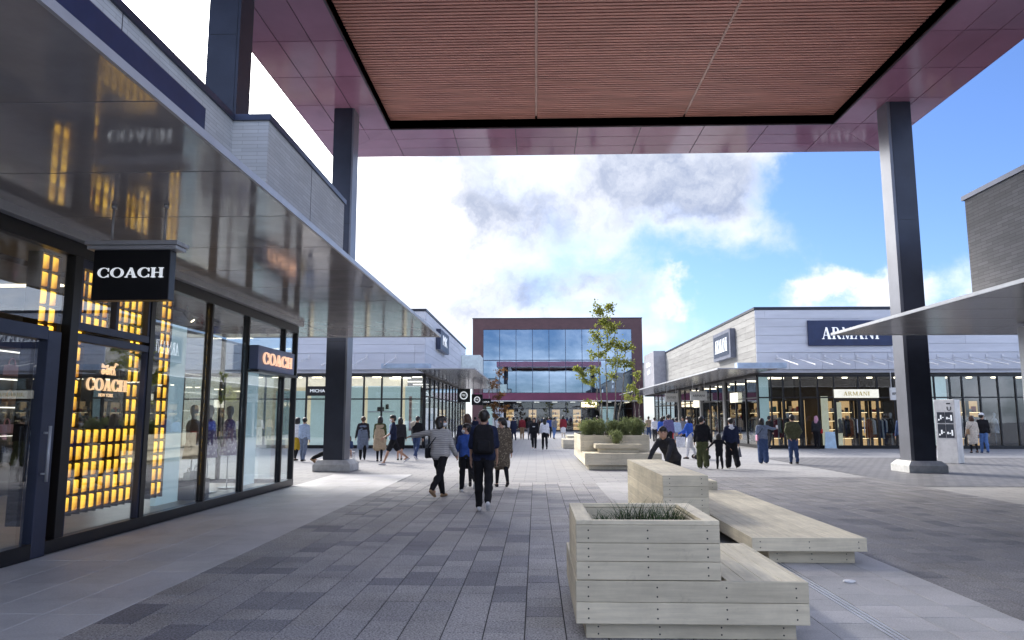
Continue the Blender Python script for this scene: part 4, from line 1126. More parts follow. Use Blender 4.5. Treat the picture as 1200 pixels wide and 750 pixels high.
# stepped planter with the tree
tp = empty('timber_planter', (2.5, 25.5, 0), 'stepped timber planter holding shrubs and the slender tree', 'planter')
scr = MB()
tbox(tp, scr, 1.62, 3.70, 23.15, 29.2, 0, .14, 1, 4)
tbox(tp, scr, 1.50, 3.85, 23.0, 29.4, .143, .50, 2, 4, top=12)
tbox(tp, scr, 1.45, 3.70, 24.4, 28.4, .503, 1.02, 3, 4)
tbox(tp, scr, 1.98, 3.22, 23.5, 24.38, .503, .62, 1, 3)
tbox(tp, scr, 1.86, 3.32, 23.42, 24.39, .623, .76, 1, 3, top=7)
MB().box(1.49, 3.66, 24.44, 28.36, .52, .96).build('soil', M_soil, tp)
tag(scr.build('screws', M_screw, tp), kind='stuff')
# low benches further down the street
for i, (x, y, w, l, h) in enumerate(((1.9, 38.5, 1.0, 2.6, .45), (2.6, 47.5, 1.2, 3.0, .42))):
    b = empty('timber_bench', (x, y, 0), ['low grey bench beyond the stepped planter', 'low bench furthest down the street centre'][i], 'bench')
    s2 = MB(); tbox(b, s2, x - w / 2, x + w / 2, y, y + l, 0, h, 2, 3, top=5); tag(s2.build('screws', M_screw, b), kind='stuff')

# ------------------------------------------------------------------ vegetation
def leaf_mat(name, c1, c2, trans=.35):
    if name in MATS: return MATS[name]
    m = bpy.data.materials.new(name); m.use_nodes = True
    t = m.node_tree; t.nodes.clear(); g = NG(t)
    pos = g.n('ShaderNodeNewGeometry').outputs['Position']
    c = g.mix(g.rng(g.noise(pos, 7, 3), .3, .7), (*c2, 1), (*c1, 1))
    d = g.n('ShaderNodeBsdfPrincipled'); g.put(d.inputs['Base Color'], c); d.inputs['Roughness'].default_value = .55
    tl = g.n('ShaderNodeBsdfTranslucent'); g.put(tl.inputs[0], c)
    mx = g.n('ShaderNodeMixShader'); mx.inputs[0].default_value = trans
    t.links.new(d.outputs[0], mx.inputs[1]); t.links.new(tl.outputs[0], mx.inputs[2])
    o = g.n('ShaderNodeOutputMaterial'); t.links.new(mx.outputs[0], o.inputs[0])
    MATS[name] = m
    return m
L_shrub = leaf_mat('shrub_leaf', (.27, .31, .13), (.15, .19, .07))
L_tree = leaf_mat('tree_leaf', (.33, .35, .07), (.17, .20, .04), .55)
L_autumn = leaf_mat('autumn_leaf', (.30, .13, .04), (.16, .09, .03), .4)
L_grass = leaf_mat('sedge_blade', (.06, .11, .03), (.012, .03, .010), .3)
M_bark = mat('pale_bark', (.30, .27, .23), .85, 0, .25, 12, bump=.4, bscale=40)
M_barkd = mat('brown_bark', (.12, .09, .07), .9, 0, .25, 12)

def leaves(mb, pts, size, up=.4, spread=1.0, aspect=.5):
    for p in pts:
        d = Vector((random.gauss(0, spread), random.gauss(0, spread), random.gauss(up, spread))).normalized()
        s = size * random.uniform(.65, 1.3)
        a = d.orthogonal().normalized(); a = Matrix.Rotation(random.uniform(0, 6.28), 3, d) @ a
        b = d.cross(a) * .12 * s
        p = Vector(p); w = a * s * aspect * .5
        mb.add([p, p + d * s * .45 + w + b, p + d * s, p + d * s * .45 - w + b], [(0, 1, 2, 3)])

def shrub(x, y, z, r, h, label, n=1700, group=None):
    o = empty('shrub', (x, y, z), label, 'shrub', group)
    st = MB(); lf = MB()
    ns = 26
    tips = []
    for i in range(ns):
        a = random.uniform(0, 6.28); q = math.sqrt(random.random()) * r
        b = Vector((x + .3 * q * math.cos(a), y + .3 * q * math.sin(a), z - .03))
        hh = h * (1 - .35 * (q / r) ** 2) * random.uniform(.82, 1.12)
        t = Vector((x + q * math.cos(a), y + q * math.sin(a), z + hh))
        st.tube(b, t, .006, .002, 4, False); tips.append((b, t))
    pts = []
    for i in range(n):
        b, t = random.choice(tips); f = random.random() ** .6
        p = b.lerp(t, f); k = .05
        pts.append((p.x + random.gauss(0, k), p.y + random.gauss(0, k), p.z + random.gauss(0, k * .6)))
    leaves(lf, pts, .075, .9, .7, .32)
    st.build('stems', M_barkd, o); lf.build('foliage', L_shrub, o)
shr = [(1.72, 24.75, .26, .52), (2.10, 24.70, .27, .58), (2.55, 24.75, .25, .50), (2.95, 24.70, .28, .60), (3.38, 24.75, .26, .55), (1.75, 25.6, .26, .5), (3.35, 25.6, .28, .56)]
shl = ['grey green shrub at the left end of the stepped planter front row', 'grey green shrub second from the left in the stepped planter', 'grey green shrub in the middle of the planter front row', 'taller grey green shrub right of the tree stems', 'grey green shrub at the right end of the planter front row', 'grey green shrub behind the left end of the planter row', 'grey green shrub behind the right end of the planter row']
for (x, y, r, h), lb in zip(shr, shl): shrub(x, y, .96, r, h, lb, group='shrubs in the stepped planter')
shrub(2.58, 23.9, .76, .24, .42, 'small round shrub on the front step of the planter', 900)

def grow_tree(name, x, y, z, label, stems, clusters, lm, bark, lsize, nl, r0=.035, branches=True):
    o = empty(name, (x, y, z), label, 'tree')
    tr_ = MB(); cr = MB()
    paths = []
    for (bx, by, tx, ty, tz) in stems:
        p0 = Vector((bx, by, z - .05)); p3 = Vector((tx, ty, tz)); pts = []
        for i in range(9):
            f = i / 8
            p = p0.lerp(p3, f); bow = math.sin(f * math.pi) * .12
            pts.append(p + Vector((random.gauss(0, .02) + bow * (bx - x) * 2, random.gauss(0, .02), 0)))
        rs = [r0 * (1 - .82 * i / 8) for i in range(9)]
        tr_.path(pts, rs, 7); paths.append(pts)
    allp = [p for q in paths for p in q[2:]]
    for (cx, cy, cz, rx, rz, k) in clusters:
        c = Vector((cx, cy, cz))
        # limb from the nearest stem point below the clump
        b = min(allp, key=lambda p: (p - c).length + (3 if p.z > cz + .1 else 0))
        mid = b.lerp(c, .5) + Vector((0, 0, -.06))
        tr_.path([b, mid, c], [r0 * .32, r0 * .22, r0 * .1], 5)
        pts = []
        for t in range(max(3, k // 6)):
            e = c + Vector((random.uniform(-1, 1) * rx, random.uniform(-1, 1) * rx, random.uniform(-1, 1) * rz))
            tr_.tube(c, e, r0 * .10, r0 * .04, 4, False)
            for _ in range(14):
                f = random.uniform(.35, 1.1)
                p = c.lerp(e, f); pts.append((p.x + random.gauss(0, .05), p.y + random.gauss(0, .05), p.z + random.gauss(0, .045)))
        leaves(cr, pts, lsize, -.1, 1.0, .62)
    tr_.build('trunk', bark, o, True); cr.build('crown', lm, o)
    return o
cl = [(2.22, 25.5, 5.35, .26, .28, 90), (2.55, 25.6, 5.45, .22, .22, 80), (2.35, 25.6, 4.95, .30, .25, 100), (2.65, 25.5, 4.65, .30, .25, 100), (2.15, 25.5, 4.4, .28, .25, 80),
      (2.5, 25.5, 4.15, .38, .25, 110), (2.95, 25.6, 4.0, .28, .22, 90), (3.25, 25.6, 4.05, .16, .2, 50), (2.2, 25.4, 3.75, .32, .22, 90), (2.75, 25.5, 3.5, .36, .25, 110), (3.15, 25.5, 3.45, .26, .2, 80),
      (2.0, 25.4, 3.2, .22, .18, 70), (1.65, 25.4, 3.05, .22, .15, 70), (1.38, 25.4, 3.25, .14, .10, 36), (1.85, 25.4, 2.75, .2, .15, 50), (2.65, 25.6, 3.05, .3, .2, 60), (1.75, 25.3, 2.15, .18, .08, 26), (1.95, 25.3, 2.0, .12, .06, 18), (3.3, 25.6, 2.65, .15, .12, 26)]
grow_tree('street_tree', 2.5, 25.6, 1.0, 'slender multi stemmed tree with sparse yellow green leaves in the stepped planter',
          [(2.30, 25.6, 2.2, 25.55, 5.3), (2.46, 25.65, 2.5, 25.6, 5.5), (2.62, 25.6, 2.85, 25.6, 4.3), (2.74, 25.55, 3.15, 25.6, 4.2), (2.38, 25.5, 1.95, 25.45, 3.6)], cl, L_tree, M_bark, .092, 1300, .030)
cl2 = [(5.3, 40.2, 3.2, .35, .3, 60), (5.0, 40.0, 2.7, .3, .25, 50), (5.6, 40.0, 2.6, .3, .3, 50), (5.5, 40, 3.8, .22, .25, 40)]
grow_tree('street_tree', 5.4, 40, 0, 'thin yellowing sapling behind the right side of the stepped planter', [(5.35, 40, 5.3, 40, 3.9), (5.45, 40, 5.6, 40, 3.3)], cl2, L_tree, M_bark, .13, 400, .03)
cl3 = [(-2.6, 46, 3.6, .4, .35, 70), (-2.2, 46, 4.3, .35, .4, 70), (-2.3, 46, 2.9, .45, .3, 70), (-2.7, 46, 2.2, .3, .35, 70), (-2.0, 46, 2.1, .3, .3, 60), (-2.5, 46, 1.6, .25, .2, 50)]
grow_tree('street_tree', -2.35, 46, 0, 'thin rusty leaved sapling at the end of the left canopy', [(-2.35, 46, -2.25, 46, 4.6), (-2.45, 46, -2.7, 46, 3.8)], cl3, L_autumn, M_barkd, .13, 400, .035)
# sedge in the near planter
sg_ = empty('grass_plant', (.8, 6.1, .70), 'tuft of dark green arching grass in the near planter', 'grass plant')
m = MB()
for i in range(430):
    cx, cy = random.choice([(.95, 6.15), (.85, 6.2), (1.02, 6.1), (.70, 6.15), (.58, 6.25), (1.1, 6.2), (.55, 6.1)])
    a = random.uniform(0, 6.28); L = random.uniform(.18, .36) * (1.0 if cx > .65 else .6)
    if random.random() < .03: L *= 1.45
    out = random.uniform(.45, 1.15); d = Vector((math.cos(a), math.sin(a), 0)); s = Vector((-d.y, d.x, 0)) * .0048
    p = Vector((cx + random.gauss(0, .05), cy + random.gauss(0, .05), .69)); prev = None; pts = []
    for k in range(6):
        f = k / 5
        q = p + d * (L * out * f ** 1.5) + Vector((0, 0, L * (f * (1.15 - .75 * out * f))))
        q.x = min(max(q.x, .20), 1.40)
        pts.append((q - s * (1 - f * .9), q + s * (1 - f * .9)))
    vs = [v for pr in pts for v in pr]
    m.add(vs, [(2 * k, 2 * k + 1, 2 * k + 3, 2 * k + 2) for k in range(5)])
m.build('blades', L_grass, sg_)
# small loose things on the ground
pc = empty('paper_scrap', (3.05, 7.55, 0), 'small crumpled white scrap lying on the paving right of the benches', 'litter')
bmx = bmesh.new(); bmesh.ops.create_icosphere(bmx, subdivisions=2, radius=.05)
for v in bmx.verts: v.co = Vector((v.co.x * 1.3, v.co.y * .8, max(0, v.co.z * .35 + .012))) * random.uniform(.85, 1.1)
me = bpy.data.meshes.new('scrap'); bmx.to_mesh(me); bmx.free(); me.materials.append(M_white)
link('scrap', me, pc)

# ------------------------------------------------------------------ people
SPH = None
def sphere_pts():
    global SPH
    if SPH is None:
        b = bmesh.new(); bmesh.ops.create_icosphere(b, subdivisions=2, radius=1.0)
        SPH = np.array([v.co[:] for v in b.verts]); b.free()
    return SPH
def hull(bm, balls):
    """convex hull of a few balls (centre, radius[, squash]) added to bm"""
    S = sphere_pts(); vs = []
    for c, r in balls:
        for q in S: vs.append(bm.verts.new((c[0] + q[0] * r, c[1] + q[1] * r, c[2] + q[2] * r)))
    res = bmesh.ops.convex_hull(bm, input=vs, use_existing_faces=False)
    junk = [e for e in res['geom_interior'] if isinstance(e, bmesh.types.BMVert)]
    junk += [e for e in res['geom_unused'] if isinstance(e, bmesh.types.BMVert)]
    bmesh.ops.delete(bm, geom=list(set(junk)), context='VERTS')
PENDING = []
def soft(name, hulls, m, parent, voxel, smooth=6, fold=0.0, scale=1.0):
    """one continuous mesh: union of hulls by voxel remesh (done for all figures at the end)"""
    bm = bmesh.new()
    for h in hulls: hull(bm, [((c[0] * scale, c[1] * scale, c[2] * scale), r * scale) for c, r in h])
    me = bpy.data.meshes.new(name); bm.to_mesh(me); bm.free()
    me.materials.append(m)
    o = link(name, me, parent)
    r = o.modifiers.new('r', 'REMESH'); r.mode = 'VOXEL'; r.voxel_size = voxel
    s = o.modifiers.new('s', 'SMOOTH'); s.iterations = smooth; s.factor = .5
    PENDING.append((o, fold))
    return o
def settle():
    bpy.context.view_layer.update()
    dg = bpy.context.evaluated_depsgraph_get()
    done = []
    for o, fold in PENDING:
        me = bpy.data.meshes.new_from_object(o.evaluated_get(dg)); done.append((o, me, fold))
    for o, me, fold in done:
        old = o.data; o.modifiers.clear(); o.data = me
        if not me.materials and old.materials: me.materials.append(old.materials[0])
        n = len(me.vertices)
        if fold and n:
            co = np.empty(n * 3); me.vertices.foreach_get('co', co); co = co.reshape(-1, 3)
            no = np.empty(n * 3); me.vertices.foreach_get('normal', no); no = no.reshape(-1, 3)
            ph = random.uniform(0, 6)
            x, y, z = co.T
            w = np.sin(26 * z + 9 * x + ph) * np.sin(13 * x - 17 * y + ph) + .7 * np.sin(41 * z - 23 * x + 11 * y + 2 * ph) * np.sin(9 * z + ph)
            co = co + no * (w * fold)[:, None]
            me.vertices.foreach_set('co', co.ravel())
        me.polygons.foreach_set('use_smooth', [True] * len(me.polygons)); me.update()

def cloth(name, c, var=.18, rough=.88): return mat('garment_' + name, c, rough, 0, var, 18, bump=.2, bscale=90, spec=.2)
SKIN = mat('skin', (.46, .27, .19), .5, 0, .08, 8, spec=.4)
HAIRB = mat('black_hair', (.012, .010, .010), .45, 0, .3, 60, stretch=(1, 1, .15))
HAIRN = mat('brown_hair', (.07, .032, .016), .45, 0, .3, 60, stretch=(1, 1, .15))
M_mask = mat('face_mask', (.75, .77, .80), .8)
M_eye = mat('eye_dark', (.01, .008, .008), .2)
def stripes(g, pos, b):
    s = g.n('ShaderNodeSeparateXYZ'); g.put(s.inputs[0], pos)
    w = g.math('SINE', g.math('ADD', g.math('MULTIPLY', s.outputs[2], 150.0), g.math('MULTIPLY', g.noise(pos, 9, 2), 6)))
    return g.mix(g.rng(w, -.2, .6), (.46, .45, .44, 1), (.30, .295, .30, 1))
M_striped = tex_mat('grey_striped_knit', stripes, .9, .2)
def khaki(g, pos, b):
    v = g.n('ShaderNodeTexVoronoi'); v.inputs['Scale'].default_value = 26; g.put(v.inputs['Vector'], pos)
    return g.mix(g.rng(v.outputs['Distance'], .2, .45), (.30, .25, .18, 1), (.10, .08, .06, 1))
M_khaki = tex_mat('khaki_print_dress', khaki, .9, .2)
K = {n: cloth(n, c) for n, c in dict(black=(.014, .014, .017), navy=(.018, .024, .055), dark=(.03, .03, .036), blue=(.03, .07, .26), brightblue=(.04, .12, .50), denim=(.05, .08, .17), jean=(.10, .19, .42), white=(.70, .71, .74), cream=(.60, .54, .46), beige=(.42, .33, .23), grey=(.22, .22, .24), bluegrey=(.16, .20, .28), paleblue=(.36, .46, .62), olive=(.085, .088, .048), green=(.075, .085, .038), red=(.45, .02, .025), wine=(.22, .03, .04), purple=(.12, .11, .24), pink=(.62, .32, .42), yellow=(.45, .30, .03), tan=(.30, .20, .12)).items()}

def person(label, x, y, face, h, top='black', topm=None, sleeve=1.0, bottom='trousers', botm='black', shoe='dark', hair='short', hairm=None,
           stride=0, armL=(8, 10, 16, 6), armR=(-6, 10, 4, 6), lean=0, twist=0, turn=0, nod=0, coat=0.0, voxel=.022, wide=1.0, mask=False, cap=None,
           child=False, legs=None, sit=None, z0=0.0, eyes=False, fold=.004, headk=None, squat=0, collar=None, hood=None, slack=1.0, pitch=0, tights=None):
    """a figure in local coordinates, facing +Y; stride in degrees, arm = (upper fwd, upper out, fore fwd, fore out)"""
    s = h / 1.70
    P = empty('person', (x, y, z0), label, 'person', 'people in the plaza')
    P.rotation_euler = (0, 0, R(face))
    hk = headk or (1.22 if child else 1.02)
    V = lambda a, b, c: Vector((a, b, c))
    # legs
    if legs is None: legs = ((stride, 4), (-stride, 10 + stride * .9))
    hipz = 0; ank = []
    L1, L2 = .42, .40
    knees = []
    for (a, b), sx in zip(legs, (-1, 1)):
        k = V(0, math.sin(R(a)), -math.cos(R(a))) * L1
        q = k + V(0, math.sin(R(a - b)), -math.cos(R(a - b))) * L2
        knees.append((k, q))
    low = min(q.z for k, q in knees)
    hipz = (-low + .085) if sit is None else sit / s
    hips = [V(-.085, 0, hipz), V(.085, 0, hipz)]
    KN = [hips[i] + knees[i][0] for i in (0, 1)]; AN = [hips[i] + knees[i][1] for i in (0, 1)]
    u = V(0, math.sin(R(lean)), math.cos(R(lean))); f = V(0, math.cos(R(lean)), -math.sin(R(lean)))
    rt = V(math.cos(R(twist)), math.sin(R(twist)), 0)
    C = V(0, 0, hipz)
    pel = C + u * .04; wai = C + u * .17; che = C + u * .34; sho = C + u * .475; nec = C + u * .53
    SH = [sho - rt * .165, sho + rt * .165]
    hd = nec + u * .06 + V(0, 0, .085 * hk) + f * .025
    # head frame
    hf = Matrix.Rotation(R(turn), 3, 'Z') @ V(0, 1, 0); hr = Matrix.Rotation(R(turn), 3, 'Z') @ V(1, 0, 0); hu = V(0, 0, 1)
    if nod: hf = (hf * math.cos(R(nod)) - hu * math.sin(R(nod))).normalized(); hu = hr.cross(hf)
    def H(a, b, c): return hd + (hr * a + hf * b + hu * c) * hk
    arms = []
    for (a, o, a2, o2), S_, sx in ((armL, SH[0], -1), (armR, SH[1], 1)):
        d1 = V(sx * math.sin(R(o)), math.cos(R(o)) * math.sin(R(a)), -math.cos(R(o)) * math.cos(R(a)))
        d2 = V(sx * math.sin(R(o2)), math.cos(R(o2)) * math.sin(R(a2)), -math.cos(R(o2)) * math.cos(R(a2)))
        E_ = S_ + d1 * .275; W_ = E_ + d2 * .245
        arms.append((S_, E_, W_, d2))
    B = []
    # skin body, one continuous surface
    B.append([(hips[0] + V(0, 0, .02), .095), (hips[1] + V(0, 0, .02), .095), (wai - rt * .06, .078), (wai + rt * .06, .078)])
    B.append([(wai - rt * .06, .078), (wai + rt * .06, .078), (che - rt * .085, .092), (che + rt * .085, .092)])
    B.append([(che - rt * .085, .092), (che + rt * .085, .092), (SH[0] + rt * .03, .052), (SH[1] - rt * .03, .052)])
    B.append([(sho, .06), (nec + u * .05, .05)]); B.append([(nec, .048), (H(0, -.01, -.06), .048)])
    for i in (0, 1):
        B.append([(hips[i], .080), (KN[i], .047)]); B.append([(KN[i], .047), (KN[i].lerp(AN[i], .3) - V(0, .012, 0), .047), (AN[i], .033)])
        S_, E_, W_, d2 = arms[i]
        B.append([(S_, .050), (E_, .037)]); B.append([(E_, .037), (W_, .026)])
        # palm, four fingers, thumb
        sd = d2.cross(V(0, 1, 0) if abs(d2.y) < .8 else V(1, 0, 0)).normalized(); kx = 1 if i == 0 else -1
        sd = V(0, 1, 0) - d2 * d2.y if abs(d2.y) < .8 else V(0, 0, 1) - d2 * d2.z
        sd.normalize(); nrm = d2.cross(sd)
        pb = W_ + d2 * .085
        B.append([(W_ + d2 * .02, .024), (pb + sd * .025, .015), (pb - sd * .025, .015)])
        for j, (off, ln) in enumerate(((.033, .062), (.011, .072), (-.011, .068), (-.032, .052))):
            b0 = pb + sd * off; b1 = b0 + d2 * ln * .55 + nrm * .004 * kx; b2 = b1 + d2 * ln * .45 + nrm * .016 * kx
            B.append([(b0, .0095), (b1, .009)]); B.append([(b1, .009), (b2, .008)])
        t0 = W_ + d2 * .03 + sd * .02; t1 = t0 + d2 * .035 + sd * .032; t2 = t1 + d2 * .032 + sd * .006
        B.append([(t0, .012), (t1, .011)]); B.append([(t1, .011), (t2, .009)])
        fd = V(0, 1, 0)
        B.append([(AN[i], .034), (AN[i] + V(0, -.03, -.045), .03), (AN[i] + V(0, .12, -.055), .026)])
    B.append([(H(0, -.018, .035), .083 * hk), (H(0, .02, .03), .072 * hk), (H(0, .052, -.068), .036 * hk), (H(-.03, .02, -.06), .038 * hk), (H(.03, .02, -.06), .038 * hk)])
    B.append([(H(0, .093, .012), .008 * hk), (H(0, .105, -.018), .013 * hk)])
    for q in (-1, 1): B.append([(H(q * .083, -.01, .01), .012 * hk), (H(q * .088, -.018, -.012), .010 * hk), (H(q * .088, -.022, .028), .014 * hk)])
    B.append([(H(0, .083, -.055), .011 * hk), (H(.018, .078, -.055), .008 * hk), (H(-.018, .078, -.055), .008 * hk)])
    body = soft('body', B, SKIN, P, voxel * .8, 4, 0, s)
    if eyes:
        for q in (-1, 1): soft('eye', [[(H(q * .033, .083, .012), .0085 * hk), (H(q * .040, .080, .012), .007 * hk)]], M_eye, P, .004, 2, 0, s)
        for q in (-1, 1): soft('eyebrow', [[(H(q * .020, .090, .034), .005 * hk), (H(q * .052, .080, .036), .005 * hk)]], HAIRB, P, .004, 2, 0, s)
    # bottom garment
    hem = None
    bm_ = K[botm] if isinstance(botm, str) else botm
    if bottom in ('trousers', 'wide', 'shorts'):
        T = [[(hips[0] + V(0, 0, .02), .113), (hips[1] + V(0, 0, .02), .113), (wai - rt * .065, .095), (wai + rt * .065, .095)]]
        rk = {'trousers': (.098, .072, .056), 'wide': (.118, .108, .100), 'shorts': (.108, .095, .09)}[bottom]
        for i in (0, 1):
            T.append([(hips[i], rk[0]), (KN[i], rk[1])])
            if bottom != 'shorts': T.append([(KN[i], rk[1]), (KN[i].lerp(AN[i], .3) - V(0, .02, 0), rk[1] + .004), (AN[i], rk[2])]); T.append([(KN[i], rk[1] + .008), (KN[i].lerp(hips[i], .12), rk[1] + .008)])
            else: T[-1] = [(hips[i], rk[0]), (hips[i].lerp(KN[i], .82), rk[1])]
        soft(bottom if bottom != 'wide' else 'trousers', T, bm_, P, voxel, 5, fold, s)
    elif bottom == 'skirt':
        z1 = .45 * hipz / .9
        T = [[(hips[0] + V(0, 0, .05), .11), (hips[1] + V(0, 0, .05), .11), (V(-.11, KN[0].y * .7, z1 + .05), .09), (V(.11, KN[1].y * .7, z1 + .05), .09)]]
        soft('skirt', T, bm_, P, voxel, 5, fold, s)
    if tights:
        soft('tights', [[(hips[i], .088), (KN[i], .056)] for i in (0, 1)] + [[(KN[i], .056), (KN[i].lerp(AN[i], .3) - V(0, .015, 0), .056), (AN[i], .038)] for i in (0, 1)], K[tights], P, voxel * .8, 4, 0, s)
    # shoes
    sm = K.get(shoe) or MATS['garment_dark']
    for i in (0, 1):
        tr_ = AN[i]; toe = V(0, .15, -.058); heel = V(0, -.05, -.055)
        dn = 0
        if tr_.z > .11:      # lifted heel: toe points down
            toe = V(0, .125, -.075 - (tr_.z - .085) * .5); heel = V(0, -.05, -.03)
        soft('shoe', [[(tr_ + V(0, 0, -.03), .038), (tr_ + heel, .034), (tr_ + toe + V(-.012, 0, 0), .026), (tr_ + toe + V(.012, 0, 0), .026)]], sm, P, voxel * .7, 3, 0, s)
    # top garment
    if topm is None: topm = K[top]
    k = slack
    T = [[(pel - rt * .085, .118 * k), (pel + rt * .085, .118 * k), (wai - rt * .075, .102 * k), (wai + rt * .075, .102 * k)],
         [(wai - rt * .075, .102 * k), (wai + rt * .075, .102 * k), (che - rt * .095, .112 * k), (che + rt * .095, .112 * k)],
         [(che - rt * .095, .112 * k), (che + rt * .095, .112 * k), (SH[0] + rt * .02, .068), (SH[1] - rt * .02, .068)],
         [(SH[0] + rt * .03, .066), (SH[1] - rt * .03, .066), (nec - u * .005, .062)]]
    if coat:
        z1 = hipz - coat
        T.append([(pel - rt * .085, .12), (pel + rt * .085, .12), (V(-.10, KN[0].y * .5 * coat / .4, z1 + .09), .105), (V(.10, KN[1].y * .5 * coat / .4, z1 + .09), .105)])
    for i in (0, 1):
        S_, E_, W_, d2 = arms[i]
        if sleeve > .5:
            T.append([(S_, .068), (E_, .055 * k)]); T.append([(E_, .055 * k), (E_.lerp(W_, .98 if sleeve >= 1 else (sleeve - .5) * 2), .044 * k)])
        elif sleeve > 0: T.append([(S_, .068), (S_.lerp(E_, sleeve * 2), .062)])
    soft('coat' if coat > .3 else 'top', T, topm, P, voxel, 5, fold, s)
    if collar: soft('collar', [[(nec + u * .0 - rt * .03, .062), (nec + rt * .03, .062), (nec + u * .03, .058)], [(sho - f * .07 - rt * .07, .035), (sho - f * .07 + rt * .07, .035), (sho - f * .08 - u * .05, .03)]], K[collar], P, voxel * .8, 3, 0, s)
    # hair
    hm = hairm or HAIRB
    Hh = [[(H(0, -.028, .045), .092 * hk), (H(0, .025, .065), .078 * hk), (H(0, -.045, -.005), .072 * hk)], [(H(0, .06, .085), .035 * hk), (H(.04, .05, .08), .035 * hk), (H(-.04, .05, .08), .035 * hk), (H(0, 0, .10), .04 * hk)]]
    for q in (-1, 1): Hh.append([(H(q * .07, -.01, .05), .028 * hk), (H(q * .074, -.02, -.0), .022 * hk)])
    if hair == 'bob':
        Hh.append([(H(0, -.045, .02), .088 * hk), (H(-.05, -.045, -.09), .055 * hk), (H(.05, -.045, -.09), .055 * hk)])
        for q in (-1, 1): Hh.append([(H(q * .075, .01, .03), .03 * hk), (H(q * .08, -.005, -.085), .03 * hk)])
    if hair == 'long':
        Hh.append([(H(0, -.05, .02), .088 * hk), (H(-.05, -.06, -.10), .05 * hk), (H(.05, -.06, -.10), .05 * hk), (H(-.04, -.075, -.24), .035 * hk), (H(.04, -.075, -.24), .035 * hk)])
        for q in (-1, 1): Hh.append([(H(q * .075, .01, .03), .03 * hk), (H(q * .08, -.01, -.12), .03 * hk)])
    if hair == 'pony': Hh.append([(H(0, -.11, .03), .03 * hk), (H(0, -.13, -.06), .03 * hk), (H(0, -.12, -.15), .015 * hk)])
    if hair == 'bun': Hh.append([(H(0, -.10, .09), .045 * hk), (H(0, -.11, .085), .045 * hk)])
    if hair: soft('hair', Hh, hm, P, voxel * .7, 3, .0025, s)
    if mask: soft('face_mask', [[(H(0, .092, -.035), .03 * hk), (H(-.045, .05, -.04), .035 * hk), (H(.045, .05, -.04), .035 * hk), (H(0, .065, -.075), .03 * hk)]], M_mask, P, voxel * .6, 3, 0, s)
    if cap: soft('cap', [[(H(0, -.02, .075), .098 * hk), (H(0, .03, .08), .085 * hk)], [(H(-.05, .11, .055), .014 * hk), (H(.05, .11, .055), .014 * hk), (H(0, .15, .045), .012 * hk), (H(0, .06, .065), .02 * hk)]], K[cap], P, voxel * .6, 3, 0, s)
    M4 = Matrix.Translation((x, y, z0)) @ Matrix.Rotation(R(face), 4, 'Z') @ Matrix.Scale(s, 4)
    P_ = {'rt': rt, 'u': u, 'f': f, 'che': che, 'sho': sho, 'wai': wai, 'pel': pel, 'hd': hd, 'arms': arms, 'SH': SH, 'M': M4, 's': s, 'face': face, 'obj': P}
    return P_

def held(P, name, label, cat, hulls, m, voxel=.02, smooth=3, parts=(), fold=0.0):
    """a thing worn or carried: its own top-level object, built in the wearer's frame"""
    o = link(name, None, None, P['obj'].location); o.rotation_euler = P['obj'].rotation_euler
    tag(o, label, cat, 'bags carried in the plaza')
    soft('body', hulls, m, o, voxel, smooth, fold, P['s'])
    for nm, hh, mm in parts: soft(nm, hh, mm, o, voxel * .6, 2, 0, P['s'])
    return o
def backpack(P, label, m=None, voxel=.014):
    c, u, f, rt = P['che'], P['u'], P['f'], P['rt']
    b = c - f * .19 - u * .02
    hulls = [[(b - rt * .10 + u * .15, .065), (b + rt * .10 + u * .15, .065), (b - rt * .11 - u * .18, .075), (b + rt * .11 - u * .18, .075), (b - rt * .07 + u * .2, .05), (b + rt * .07 + u * .2, .05)]]
    pk = [(b - f * .06 - rt * .07 - u * .05, .045), (b - f * .06 + rt * .07 - u * .05, .045), (b - f * .065 - rt * .07 - u * .17, .05), (b - f * .065 + rt * .07 - u * .17, .05)]
    st = []
    for q in (-1, 1):
        S_ = P['sho'] + rt * q * .10
        st += [[(b + rt * q * .08 + u * .18, .02), (S_ + u * .065, .02)], [(S_ + u * .065, .02), (S_ + f * .11 - u * .08, .02)], [(S_ + f * .11 - u * .08, .02), (c + f * .06 + rt * q * .17 - u * .14, .016)]]
    return held(P, 'backpack', label, 'backpack', hulls, m or K['black'], voxel, 4, (('pocket', [pk], m or K['black']), ('strap', st, m or K['black'])), .003)
def hand_bag(P, side, label, m, w=.22, hgt=.26, drop=.16, name='shopping_bag', cat='bag', voxel=.016):
    S_, E_, W_, d2 = P['arms'][side]
    hnd = W_ + d2 * .10
    t = hnd + Vector((0, 0, -drop)); q = .018
    hulls = [[(t + Vector((0, a, 0)), q) for a in (-w / 2, w / 2)] + [(t + Vector((sx * .05, a, -hgt)), q) for a in (-w / 2, w / 2) for sx in (-1, 1)]]
    hd_ = [[(hnd, .008), (t + Vector((0, -w * .3, 0)), .008)], [(hnd, .008), (t + Vector((0, w * .3, 0)), .008)]]
    return held(P, name, label, cat, hulls, m, voxel, 2, (('handle', hd_, m),))
